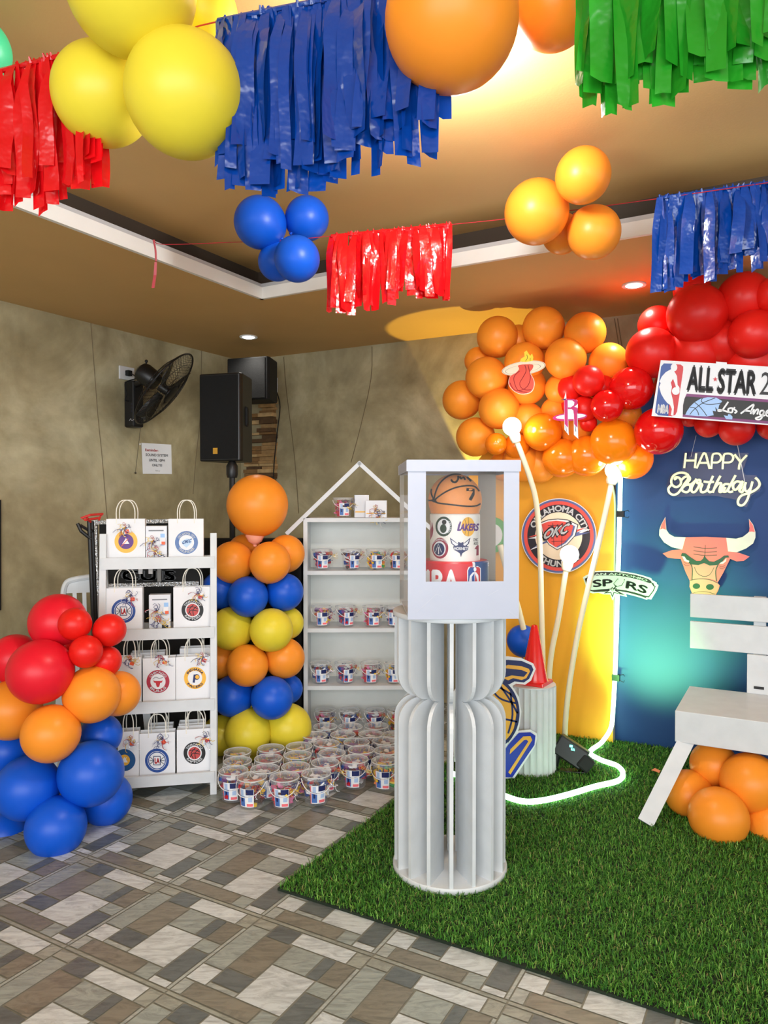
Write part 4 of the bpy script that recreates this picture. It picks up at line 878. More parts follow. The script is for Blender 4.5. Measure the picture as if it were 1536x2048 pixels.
b2 = P(1045, 1281, 4.12); balloon('blue', b2, m(31.5, 4.12), 'blue balloon behind the red traffic cone', None, b2-Vector((0, 0, 1)))

# arch balloons: depth from the backdrop plane
def arch(items, group):
    for it in items:
        col, px, py, rp, off, label = it; c = onb(px, py, off); Y = c.y; hub = onb(px, py, 0)+Vector((0, 0, -.05))
        balloon(col, c, m(rp, Y)*1.0, label, group, hub)
GO = 'orange balloons of the backdrop arch'; OR, GLO, AM = 'orange', 'glossorange', 'amber'
arch([
 (OR, 995, 674, 41, .30, 'orange balloon high on the left of the arch in the yellow beam'), (OR, 1087, 656, 42, .30, 'topmost orange balloon of the arch'), (OR, 1170, 666, 41, .30, 'orange balloon top right of the arch beside the red group'),
 (OR, 1131, 717, 41, .36, 'orange balloon right of the flaming ball sign'), (OR, 1217, 725, 39, .28, 'orange balloon at the right of the orange arch against the wall seam'), (OR, 1049, 725, 40, .34, 'orange balloon directly behind the hoop of the flaming ball sign'),
 (OR, 973, 756, 42, .36, 'orange balloon left of the flaming ball sign'), (OR, 957, 722, 28, .22, 'orange balloon half hidden at the upper left edge of the arch'), (OR, 1036, 682, 32, .2, 'orange balloon wedged behind the top two'),
 (OR, 1054, 772, 38, .30, 'orange balloon below the flaming ball sign'), (OR, 924, 800, 39, .28, 'leftmost orange balloon of the arch'), (OR, 998, 817, 41, .36, 'orange balloon above the tallest globe lamp'),
 (OR, 1055, 838, 33, .28, 'orange balloon between the tall globe lamp and the dark gap'), (OR, 951, 874, 39, .30, 'orange balloon at the lower left above the display box'), (GLO, 992, 888, 22, .42, 'smallest glossy orange balloon just left of the tallest globe lamp'),
 (GLO, 1085, 864, 38, .38, 'glossy orange balloon in the lower middle of the arch'), (OR, 1121, 778, 31, .28, 'orange balloon right of the dark gap'), (OR, 1110, 822, 28, .25, 'orange balloon behind the letter sign on its left'),
 (GLO, 1033, 892, 25, .34, 'small glossy orange balloon behind the stem of the tallest lamp'), (OR, 1043, 925, 38, .25, 'orange balloon at the bottom edge beside the display box corner'), (OR, 1078, 930, 36, .2, 'orange balloon at the bottom edge over the yellow panel'),
 (GLO, 1124, 916, 39, .32, 'glossy orange balloon at the bottom centre of the arch'), (GLO, 1173, 912, 41, .30, 'glossy orange balloon at the bottom right near the second bulb'), (OR, 1151, 856, 34, .27, 'orange balloon under the legs of the letter sign'),
 (AM, 1227, 884, 46, .34, 'large amber balloon lit by the bulb below it'), (AM, 1264, 917, 41, .22, 'amber balloon lowest on the right over the blue panel'), (OR, 1250, 828, 32, .22, 'orange balloon between the red ones and the large amber one'), (OR, 1008, 932, 30, .2, 'orange balloon hidden above the display box lid'),
 (OR, 1010, 770, 34, .18, 'orange balloon deep between the sign and the left balloons'), (OR, 1090, 690, 34, .16, 'orange balloon deep between the two upper rows'), (OR, 1190, 800, 34, .14, 'orange balloon deep behind the red ones')], GO)
GR = 'red balloons of the backdrop arch'; RD, GLR = 'red', 'glossred'
arch([
 (RD, 1177, 762, 31, .44, 'red balloon on top of the small red cluster by the letter sign'), (RD, 1143, 776, 27, .34, 'small red balloon behind the letter sign'), (RD, 1204, 775, 26, .32, 'small red balloon right of the top of the small cluster'),
 (GLR, 1214, 812, 32, .46, 'glossy red balloon at the right of the small cluster'), (RD, 1168, 818, 26, .38, 'red balloon with a dark dimple beside the letter sign'), (RD, 1177, 846, 17, .34, 'smallest red balloon under the small cluster'), (RD, 1142, 812, 22, .26, 'small red balloon just behind the white letter'),
 (GLR, 1262, 777, 43, .40, 'glossy red balloon left of the event sign'), (RD, 1303, 706, 50, .34, 'red balloon above left of the event sign'), (RD, 1315, 650, 38, .24, 'red balloon against the wall at the left shoulder of the red group'),
 (GLR, 1317, 862, 47, .38, 'glossy red balloon below the corner of the event sign'), (RD, 1394, 628, 58, .40, 'big red balloon under the left end of the blue fringe'), (RD, 1384, 580, 36, .30, 'red balloon peeking out beside the blue fringe'),
 (RD, 1488, 597, 52, .34, 'dark red balloon with a dimple under the blue fringe'), (RD, 1508, 668, 48, .40, 'red balloon at the right frame edge above the event sign'), (RD, 1392, 702, 52, .30, 'red balloon directly above the lettering of the event sign'), (RD, 1446, 684, 46, .30, 'red balloon above the hanging tab of the event sign'),
 (RD, 1502, 722, 50, .26, 'red balloon filling the gap above the right end of the event sign'), (RD, 1417, 848, 27, .22, 'small red balloon under the event sign'), (RD, 1473, 857, 34, .24, 'red balloon under the event sign holding the neon cord'), (RD, 1380, 832, 22, .2, 'small red balloon barely showing under the event sign left of the pair'),
 (RD, 1548, 590, 36, .40, 'red balloon cut by the right frame edge beneath the fringe'), (RD, 1355, 775, 46, .16, 'red balloon hidden behind the event sign emblem'), (RD, 1430, 775, 46, .14, 'red balloon hidden behind the middle of the event sign'), (RD, 1505, 775, 46, .14, 'red balloon hidden behind the right of the event sign'), (RD, 1545, 850, 30, .2, 'red balloon at the right frame edge under the event sign'), (RD, 1445, 620, 40, .2, 'red balloon deep between the two big upper ones'), (RD, 1345, 730, 36, .2, 'red balloon deep behind the sign corner')], GR)

# ceiling garland balloons
cluster([('blue', 520, 445, 52, 2.98, 'left blue balloon of the hanging cluster'), ('blue', 614, 437, 44, 3.02, 'right upper blue balloon of the hanging cluster'), ('blue', 594, 518, 46, 2.90, 'lowest front blue balloon of the hanging cluster'), ('blue', 554, 524, 38, 3.02, 'blue balloon hidden at the back of the hanging cluster')], 'hanging blue balloon cluster', (568, 480, 2.98))
cluster([('orange', 1073, 424, 64, 2.72, 'largest orange balloon of the small hanging cluster, on its left'), ('orange', 1166, 351, 55, 2.56, 'upper orange balloon of the small hanging cluster'), ('orange', 1188, 465, 53, 2.74, 'lower right orange balloon of the small hanging cluster'), ('orange', 1124, 468, 40, 2.90, 'orange balloon hidden at the back of the small hanging cluster')], 'small hanging orange balloon cluster', (1128, 410, 2.80))
cluster([('yellow', 205, 190, 98, 1.74, 'left yellow balloon of the big hanging cluster'), ('yellow', 372, 190, 120, 1.62, 'big yellow balloon nearest the blue fringe'), ('yellow', 262, -25, 128, 1.57, 'yellow balloon cut by the top frame edge on the left'), ('yellow', 400, 30, 75, 1.76, 'yellow balloon behind the string next to the blue fringe')], 'big hanging yellow balloon cluster', (310, 90, 1.75))
cluster([('orange', 903, 40, 134, 1.46, 'biggest hanging orange balloon, cut by the top frame edge'), ('orange', 1108, 12, 82, 1.60, 'hanging orange balloon between the biggest one and the green fringe')], 'big hanging orange balloon cluster', (1000, -60, 1.6))
g1 = P(-42, 100, 1.9); balloon('green', g1, m(60, 1.9), 'mint green balloon barely showing at the left frame edge above the red fringe', None, g1+Vector((0, 0, 1)))

# ================================================================= fringes and strings
def fringe(label, x0, y0, x1, y1, Y0, Y1, lens, n, col, seed, wpx=(16, 30), gloss=.16, extra=()):
    rnd = random.Random(seed); a, b = P(x0, y0, Y0), P(x1, y1, Y1); c = (a+b)/2
    t = thing('fringe_garland', label, 'fringe', c, 0, 'plastic fringes on the ceiling strings')
    mt = col; dr = (b-a).normalized(); nr = Vector((-dr.y, dr.x, 0)).normalized()
    hb = MB(); hb.tube([a, c, b], .006, n=6); 
    for i in range(int((b-a).length/.012)): q = a+(b-a)*rnd.random(); hb.tube([q+Vector((0, 0, -.004)), q+Vector((rnd.uniform(-.006, .006), rnd.uniform(-.01, .01), .010))], [.006, .002], n=5)
    mk('gathered_header', hb, mt, t, relative=True, smooth=True)
    for i in range(n):
        u = (i+rnd.uniform(-.3, .3))/max(n-1, 1); u = min(max(u, 0.0), 1.0); p = a+(b-a)*u; Y = p.y; L = m(lens(u)*rnd.uniform(.78, 1.09), Y); w0 = m(rnd.uniform(*wpx), Y)/2
        off = rnd.uniform(-.036, .036); sw = rnd.uniform(-.02, .02); tw = rnd.uniform(-.7, .7); k = 9; vs = []
        ph = rnd.uniform(0, 6)
        for j in range(k+1):
            s = j/k; ww = w0*(.45+.55*min(1, s*3.5)); an = tw*(.3+s)+.15*math.sin(5*s+ph)
            q = p+nr*(off*min(1, s*4)+.006*math.sin(7*s+ph))+dr*(sw*s)+Vector((0, 0, -L*s)); d = dr*math.cos(an)+nr*math.sin(an)
            f = nr*(.10*ww*math.sin(9*s+ph))
            vs += [q-d*ww+f, q+f*-1+nr*.3*ww*math.sin(3*s+ph)*.5, q+d*ww+f]
        if rnd.random() < .5: vs[-3] = vs[-3]+Vector((0, 0, rnd.uniform(-.012, .012)))
        fs = []
        for j in range(k): o = 3*j; fs += [(o, o+1, o+4, o+3), (o+1, o+2, o+5, o+4)]
        mk('strip', MB().add(vs, fs), mt, t, relative=True, smooth=False, fixn=False).data.polygons.foreach_set('use_smooth', [True]*len(fs))
def plastic(name, rgb, rough, sh): return mat(name, rgb, rough, .05, 6, bump=.55, bscale=26, sheer=sh, spec=.6)
pb, pr2, pg = plastic('blue_plastic_film', (6, 62, 150), .2, .15), plastic('red_plastic_film', (226, 20, 28), .2, .25), plastic('green_plastic_film', (38, 150, 36), .22, .25)
SX = lambda x: 1.81-.00037*x
fringe('large royal blue plastic fringe hanging by the yellow balloons', 436, 42, 868, -44, SX(436), SX(868), lambda u: 300 if u < .08 else (338-40*abs(u-.4)), 92, pb, 1, (20, 44))
fringe('red plastic fringe cut by the left frame edge', -40, 152, 200, 92, SX(-40), SX(200), lambda u: 268-14*u, 48, pr2, 2, (18, 38))
fringe('bright green plastic fringe in the top right corner', 1168, -150, 1560, -215, SX(1168), SX(1560), lambda u: 372-30*u, 62, pg, 3, (24, 50))
fringe('small shiny red plastic fringe in front of the ceiling trim', 662, 472, 903, 449, 2.96, 2.88, lambda u: 142+8*math.sin(6*u), 46, pr2, 4, (10, 26))
fringe('shiny blue plastic fringe above the red balloons', 1318, 396, 1560, 362, 2.66, 2.58, lambda u: 172-14*u, 46, pb, 5, (12, 30))
def string(label, pts, r=.0016, name='garland_string'):
    p0 = pts[0]; o = mk(name, MB().tube(pts, r, n=6, smooth=4), mat('red_string', (170, 30, 44), .6), relative=True, loc=p0, smooth=True); tag(o, label, 'string')
string('thin red string carrying the far fringes and balloon clusters from the white ceiling trim', [P(309, 480, 3.1), P(330, 489, 3.08), P(480, 484, 3.02), P(560, 482, 2.98), P(662, 472, 2.96), P(903, 449, 2.88), P(1010, 438, 2.82), P(1120, 424, 2.78), P(1318, 397, 2.66), P(1600, 356, 2.56)])
string('thin red string carrying the near fringes and big balloons', [P(-80, 160, SX(-80)), P(200, 98, SX(200)), P(365, 63, SX(365)), P(436, 43, SX(436)), P(868, -44, SX(868)), P(1168, -150, SX(1168)), P(1640, -225, SX(1640))])
st = MB(); q = lambda x, y, d=0: P(x, y, 3.08+d)
st.tube([q(307, 480), q(311, 500), q(312, 523)], .004, n=6, smooth=3); st.add([q(309, 524), q(314, 524), q(313, 550, .01), q(309, 576), q(303, 576), q(307, 550, .01)], [(0, 1, 2, 5), (5, 2, 3, 4)])
tag(mk('hanging_streamer', st, mat('pink_streamer', (206, 84, 96), .4, sheer=.3), relative=True, loc=q(307, 480), fixn=False), 'pink plastic streamer end dangling from the knot on the ceiling trim', 'streamer')

# ================================================================= curled ribbons, copies
RIBM = [mat('gold_ribbon', (236, 200, 70), .25, metal=.3), mat('navy_ribbon', (22, 34, 110), .3), mat('red_ribbon', (170, 26, 40), .3), mat('silver_ribbon', (225, 225, 232), .25, metal=.3)]
def ribbon_mb(seed, s, n=9, droop=.6):
    rnd = random.Random(seed); mb = MB()
    for i in range(n):
        a = rnd.uniform(0, 2*PI); L = s*rnd.uniform(.5, 1.2); R_ = s*rnd.uniform(.10, .22); turns = rnd.uniform(1, 2.4); d = Vector((math.cos(a), -.35, math.sin(a)-droop)); d.normalize()
        pts = []
        for j in range(15):
            u = j/14; an = turns*2*PI*u+a; pts.append(Vector((rnd.uniform(-.003, .003), -.004, 0))+d*L*u+Vector((math.cos(an), .5*math.sin(an), math.sin(an)))*R_*min(1, u*4)-Vector((0, 0, droop*.3*L*u*u)))
        mb.tube(pts, s*.022, rnd.choice([0, 0, 1, 1, 2, 3]), n=5)
    return mb
RIBME = []
for i in range(6):
    o = mk('curled_ribbon', ribbon_mb(i+10, .045, 11), RIBM, smooth=True, fixn=False); RIBME.append(o.data); bpy.data.objects.remove(o)
def add_ribbon(parent, loc, k, sc=1.0, rz=0.0):
    o = bpy.data.objects.new('curled_ribbon', RIBME[k % 6]); COL.objects.link(o); o.parent = parent; o.location = loc; o.scale = (sc,)*3; o.rotation_euler[2] = rz; return o
def copy_tree(o, parent=None):
    c = o.copy(); COL.objects.link(c); c.parent = parent
    for ch in KIDS.get(o.name, []): copy_tree(ch, c)
    return c
KIDS = {}

# ================================================================= ladder shelf
RU = Vector((math.cos(.2), math.sin(.2), 0)); RN = Vector((math.sin(.2), -math.cos(.2), 0)); lv = Vector((-.012, .085, 1)).normalized()
foot = F(427, 1588); RKn = RU.cross(lv); RK = Plane(foot, -RKn if RKn.y > 0 else RKn)
rk = lambda x, y: RK.hit(x, y)[0]
FRZ = []
def rack():
    Wd = (rk(427, 1125)-rk(206, 1131)).length; c = foot-RU*Wd/2
    t = thing('ladder_shelf', 'white wooden ladder shelf carrying the white paper gift bags', 'shelf', (c.x, c.y, 0), .2)
    top = rk(427, 1066)
    H = top.z; lean = (top-foot)
    for s, base in ((0, foot), (1, foot-RU*Wd)):
        mk('front_post', MB().bar(base, base+lean, .030, .022, up=RN), WHITE_WOOD, t, relative=True, bevel=.002)
        bt = base-RN*.34; bt = Vector((bt.x, bt.y, 0)); mk('back_leg', MB().bar(bt, base+lean*.93-RN*.02, .026, .022, up=RN), WHITE_WOOD, t, relative=True)
    for k, (yt, yb) in enumerate(((1114, 1137), (1256, 1278), (1401, 1424), (1548, 1570))):
        p = rk(318, yt); q_ = rk(318, yb); z1, z0 = p.z, q_.z; yl = p
        cx = foot+lean*((z0+z1)/2/H)-RU*Wd/2; dep = .15+.05*k
        M = Matrix.Rotation(.2, 3, 'Z')
        sh = mk('shelf_tray', MB().box(cx+RN*.012, (Wd+.01, .014, z1-z0), M=M).box(cx-RN*dep/2+Vector((0, 0, -(z1-z0)/2+.008)), (Wd-.02, dep, .012), M=M).box(cx-RN*dep, (Wd-.02, .012, (z1-z0)*.8), M=M), WHITE_WOOD, t, relative=True)
        FRZ.append((cx, z0+.014, z1, dep, Wd))
rack()

# ---------------------------------------------------------------- gift bags
def bag(px0, px1, pyt, pyb, row, label, logo, rib=None, inset=.02, depth=.06, ribk=0, tagpos=None, two=True, dim=False):
    cx, zs, zt, dep, Wd = FRZ[row]; surf = Plane(cx-RN*inset, RN)
    a, b = surf.hit(px0, pyb)[0], surf.hit(px1, pyb)[0]; tp = surf.hit((px0+px1)/2, pyt)[0]; w_ = (b-a).length; c = (a+b)/2; h = tp.z-zs
    t = thing('gift_bag', label, 'gift bag', (c.x, c.y, zs), .2, 'white paper gift bags on the ladder shelf')
    e = .0012; wv = w_/2; body = MB()
    prof = [(-wv, 0), (wv, 0), (wv, depth), (0, depth), (-wv, depth)]
    vs = []
    for z, k in ((0, 1), (h, 1)):
        vs += [(-wv*k, 0, z), (wv*k, 0, z), (wv*k, depth*.5-.012*(z > 0), z), (wv*k, depth, z), (-wv*k, depth, z), (-wv*k, depth*.5, z)]
    body.add(vs, [(5, 4, 3, 2, 1, 0)]+[(i, (i+1) % 6, 6+(i+1) % 6, 6+i) for i in range(6)])
    o = mk('paper_body', body, PAPER, t); sd = o.modifiers.new('thick', 'SOLIDIFY'); sd.thickness = e
    hw = wv*.48; hh = m(36, c.y)
    for k in ((0, 1) if two else (0,)):
        y = .001+k*(depth-.003); x0 = (.006 if k else 0)
        pts = [(-hw+x0, y, h-.02), (-hw+x0, y, h), (-hw*.98+x0, y, h+hh*.55), (-hw*.6+x0, y, h+hh*.95), (x0, y, h+hh*1.05), (hw*.6+x0, y, h+hh*.95), (hw*.98+x0, y, h+hh*.55), (hw+x0, y, h), (hw+x0, y, h-.02)]
        mk('handle', MB().tube(pts, .0024, n=6, smooth=3), mat('twisted_paper_cord', (240, 236, 224), .7), t, smooth=True)
    if logo: logo(surf, t)
    if rib:
        lp = surf.hit(*rib)[0]; d = lp-Vector((c.x, c.y, zs)); Mi = Matrix.Rotation(-.2, 3, 'Z'); lo = Mi @ d; lo.y = -.006; add_ribbon(t, lo, ribk, 1.0)
        tg = MB(); an = random.Random(ribk+px0).uniform(-.5, .5); M = Matrix.Rotation(an, 3, 'Y'); s_ = .019
        tg.box((lo.x, lo.y-.004, lo.z-.008), (s_*1.9, .0008, s_*2.2), 0, M); tg.box((lo.x+.006, lo.y-.0055, lo.z-.018), (s_*1.0, .0006, s_*.9), 1, M); tg.box((lo.x-.004, lo.y-.0055, lo.z-.002), (s_*1.1, .0006, s_*.16), 2, M)
        mk('gift_tag', tg, [PAPER, mat('orange_tag_print', (236, 92, 50), .5), SLATE], t)
    return t
def ring_logo(cx, cy, r, outer, inner, top, bot, tcol, mats, centre=None, ky=1.0):
    def f(surf, t):
        a = Art(surf, 4.8, 0, 0, .0005); X, Y_ = cx*4.8, cy*4.8; Rr = r*4.8
        a.disc(X, Y_, Rr, Rr*ky, outer, 1); a.disc(X, Y_, Rr*.66, Rr*.66*ky, inner, 2)
        if top: a.arc(top, X, Y_, Rr*.70, Rr*.2, -62, 62, tcol, 3, .05)
        if bot: a.arc(bot, X, Y_, Rr*.70, Rr*.2, 235, 125, tcol, 3, .05, inside=True)
        if centre: centre(a, X, Y_, Rr)
        a.done('printed_badge', mats, t)
    return f
def ballc(col, line):
    def g(a, X, Y_, R_):
        a.disc(X, Y_, R_*.56, R_*.56, col, 3)
        for q in ([(-.5, -.2), (0, -.3), (.5, -.1)], [(-.1, .5), (-.3, 0), (.1, -.5)], [(.1, .5), (.05, 0), (.4, -.35)], [(-.4, .35), (-.1, 0), (.5, .1)]): a.line([(X+x*R_, Y_+y*R_) for x, y in q], R_*.07, line, 4, 4)
    return g
def lac(a, X, Y_, R_):
    for s in (-1, 1): a.line([(X+s*R_*.58, Y_-R_*.3), (X+s*R_*.3, Y_), (X+s*R_*.58, Y_+R_*.3)], R_*.05, 4, 3, 4)
    a.line([(X-R_*.62, Y_), (X-R_*.3, Y_)], R_*.05, 4, 3); a.line([(X+R_*.62, Y_), (X+R_*.3, Y_)], R_*.05, 4, 3)
    a.disc(X, Y_, R_*.78, R_*.78, 1, 2.5, r0=.95, rings=1)
    a.poly([(X-R_*.3, Y_-R_*.38), (X+R_*.3, Y_-R_*.38), (X+R_*.3, Y_+R_*.38), (X-R_*.3, Y_+R_*.38)], 3, 3.2); a.poly([(X-R_*.24, Y_-R_*.32), (X+R_*.24, Y_-R_*.32), (X+R_*.24, Y_+R_*.32), (X-R_*.24, Y_+R_*.32)], 1, 3.6)
    a.text('LA', (X-R_*.2, Y_+R_*.22), (X+R_*.2, Y_+R_*.22), (X-R_*.2, Y_-R_*.22), 2, 4, .1)
def bullc(a, X, Y_, R_):
    a.poly([(X+x*R_, Y_+y*R_) for x, y in ((-.42, -.12), (-.30, -.05), (.30, -.05), (.42, -.12), (.34, .08), (.2, .12), (.12, .42), (0, .5), (-.12, .42), (-.2, .12), (-.34, .08))], 2, 3)
    a.line([(X+x*R_, Y_+y*R_) for x, y in ((-.45, -.2), (-.2, -.38), (.1, -.28), (.45, -.36))], R_*.05, 3, 3, 4)
def pc_(a, X, Y_, R_):
    a.line([(X-R_*.12, Y_+R_*.42), (X-R_*.02, Y_-R_*.32)], R_*.2, 2, 3); a.disc(X+R_*.16, Y_-R_*.1, R_*.26, R_*.26, 2, 3.1); a.disc(X+R_*.2, Y_-R_*.1, R_*.18, R_*.18, 0, 3.5)
def bolt(a, X, Y_, R_):
    a.disc(X, Y_, R_*.6, R_*.6, 1, 3); a.poly([(X+x*R_, Y_+y*R_) for x, y in ((-.45, -.1), (0, -.35), (.4, -.3), (.45, 0), (0, .45), (-.3, .2))], 3, 4); a.text('OKC', (X-R_*.4, Y_+R_*.15), (X+R_*.4, Y_-R_*.05), (X-R_*.3, Y_-R_*.15), 0, 5, .1)
def mtn(a, X, Y_, R_):
    a.disc(X, Y_, R_*.5, R_*.5, 2, 3); a.poly([(X+x*R_, Y_+y*R_) for x, y in ((-.32, .22), (.0, -.3), (.3, .2))], 1, 4); a.line([(X-.4*R_, Y_+.42*R_), (X+.2*R_, Y_-.25*R_)], R_*.06, 3, 5)
LB_ = [BLUEI, PAPER, REDI, NAVY, INK]
bag(213, 290, 1038, 1116, 0, 'white gift bag with gold and purple round badge on the top shelf left', ring_logo(252, 1083, 23, 0, 2, None, None, 1, [GOLD, PAPER, PURPLE, ORI], mtn), (252, 1055), ribk=0)
bag(337, 407, 1038, 1116, 0, 'white gift bag with pale blue round badge at the top right of the ladder shelf', ring_logo(373, 1085, 23, 0, 1, 'OKLAHOMA CITY', 'THUNDER', 1, [mat('steel_blue_print', (92, 122, 176), .5), PAPER, SKY, mat('ice_print', (190, 215, 240), .5)], bolt), None, ribk=1)
bag(210, 285, 1176, 1258, 1, 'white gift bag with blue ringed badge on the second shelf left', ring_logo(247, 1222, 24, 0, 1, None, None, 1, LB_, lac), (263, 1190), ribk=2)
bag(347, 421, 1174, 1258, 1, 'white gift bag with black badge and red ball on the second shelf right', ring_logo(385, 1220, 22, 0, 1, 'TORONTO', 'RAPTORS', 1, [INK, PAPER, mat('rust_red_print', (196, 72, 70), .5), REDI], ballc(2, 0)), (398, 1186), ribk=3)
bag(236, 283, 1315, 1404, 2, 'white gift bag on the third shelf mostly hidden by the balloon pile', None, (262, 1318), ribk=4)
bag(286, 351, 1316, 1404, 2, 'white gift bag with crimson bull badge in the middle of the third shelf', ring_logo(316, 1363, 23, 0, 1, 'CHICAGO', 'BULLS', 1, [mat('crimson_print', (176, 36, 62), .5), PAPER, REDI, GREYP], bullc), (327, 1316), ribk=5)
bag(352, 423, 1313, 1402, 2, 'white gift bag with yellow letter P badge on the right of the third shelf', ring_logo(390, 1356, 22, 0, 1, 'INDIANA', 'PACERS', 2, [GOLD, PAPER, NAVY, GOLD], pc_), (406, 1312), ribk=0)
bag(236, 278, 1463, 1550, 3, 'white gift bag with half hidden blue badge at the left of the bottom shelf', ring_logo(249, 1520, 22, 0, 0, None, None, 1, [mat('teal_blue_print', (24, 84, 140), .5), PAPER, GOLD, PAPER], mtn), (262, 1478), ribk=1)
bag(279, 350, 1466, 1550, 3, 'white gift bag with blue ringed badge in the middle of the bottom shelf', ring_logo(314, 1521, 24, 0, 1, None, None, 1, LB_, lac), (325, 1475), ribk=2)
bag(354, 426, 1458, 1550, 3, 'white gift bag with black badge and red ball at the right of the bottom shelf', ring_logo(389, 1506, 22, 0, 1, 'TORONTO', 'RAPTORS', 1, [INK, PAPER, mat('rust_red_print', (196, 72, 70), .5), REDI], ballc(2, 0)), (412, 1472), ribk=3)
bag(296, 346, 1452, 1545, 3, 'plain white gift bag behind the middle bag of the bottom shelf', None, None, inset=.12, ribk=4)
bag(358, 410, 1446, 1540, 3, 'plain white gift bag behind the rightmost bag of the bottom shelf', None, None, inset=.12, ribk=4)
bag(360, 420, 1296, 1396, 2, 'plain white gift bag behind the letter P bag on the third shelf', None, None, inset=.11, ribk=4)
bag(262, 330, 1305, 1396, 2, 'plain white gift bag at the back left of the third shelf', None, None, inset=.11, ribk=4)
def gift_box(px0, px1, pyt, pyb, row, label, k):
    cx, zs, zt, dep, Wd = FRZ[row]; surf = Plane(cx-RN*.03, RN); a, b = surf.hit(px0, pyb)[0], surf.hit(px1, pyb)[0]; tp = surf.hit(px0, pyt)[0]; w_ = (b-a).length; c = (a+b)/2; h = tp.z-zs
    t = thing('gift_box', label, 'gift box', (c.x, c.y, zs), .2, 'upright gift boxes between the bags')
    mk('carton', MB().box((0, .025, h/2), (w_, .05, h)), mat('pale_grey_carton', (222, 224, 230), .35, .04), t, bevel=.002)
    pr_ = MB(); pr_.box((w_*.25, -.0006, h*.2), (w_*.3, .001, h*.12), 0); pr_.box((0, -.0006, h*.88), (w_*.7, .001, h*.03), 1); pr_.box((w_*.3, -.0006, h*.65), (w_*.2, .001, h*.3), 2); mk('print', pr_, [INK, GREYP, SKY], t)
    add_ribbon(t, (-.01, -.008, h*.62), k, 1.1); add_ribbon(t, (.0, -.008, h*.35), k+1, 1.2)
    mk('gift_tag', MB().box((w_*.3, -.008, h*.62), (.024, .001, .03), 0).box((w_*.34, -.0095, h*.56), (.016, .001, .014), 1), [PAPER, ORI], t)
gift_box(291, 334, 1052, 1116, 0, 'grey gift box with curled ribbons between the two bags of the top shelf', 0)
gift_box(298, 341, 1190, 1258, 1, 'white gift box with curled ribbons between the two bags of the second shelf', 3)

# ================================================================= house shaped bucket shelf
HY = 4.08; hx = lambda px, py: P(px, py, HY)
def house():
    L0, R0 = hx(606, 1040).x, hx(831, 1040).x; c = (L0+R0)/2; Wd = R0-L0; zt = hx(700, 1036).z; ap = hx(718, 926); dp = .24
    t = thing('house_shelf', 'white open shelf with a pitched roof outline holding the treat buckets', 'shelf', (c, HY+dp/2, 0), 0.02)
    th = m(8, HY)
    for s in (-1, 1): mk('side_panel', MB().box((s*(Wd/2-th/2), 0, zt/2), (th, dp, zt)), WHITE_WOOD, t)
    mk('back_panel', MB().box((0, dp/2-.004, zt/2), (Wd-2*th, .008, zt-.01)), mat('shelf_back_board', (226, 228, 222), .5, .03), t)
    zs = [hx(700, y).z for y in (1036, 1141.5, 1256.5, 1371.5)]+[.05]
    for z in zs: mk('shelf_board', MB().box((0, -.002, z-th/2), (Wd, dp, th)), WHITE_WOOD, t)
    y = -dp/2+.012
    pk = Vector((ap.x-c, y, ap.z)); lf = hx(572, 1068); rt = hx(864, 1060)
    mk('roof_bar', MB().bar((lf.x-c, y, lf.z), pk+Vector((.006, 0, .004)), .022, .028, up=(0, 1, 0)), WHITE_WOOD, t)
    mk('roof_bar', MB().bar((rt.x-c, y, rt.z), pk+Vector((-.006, 0, .004)), .022, .028, up=(0, 1, 0)), WHITE_WOOD, t)
    return zs
HZ = house()

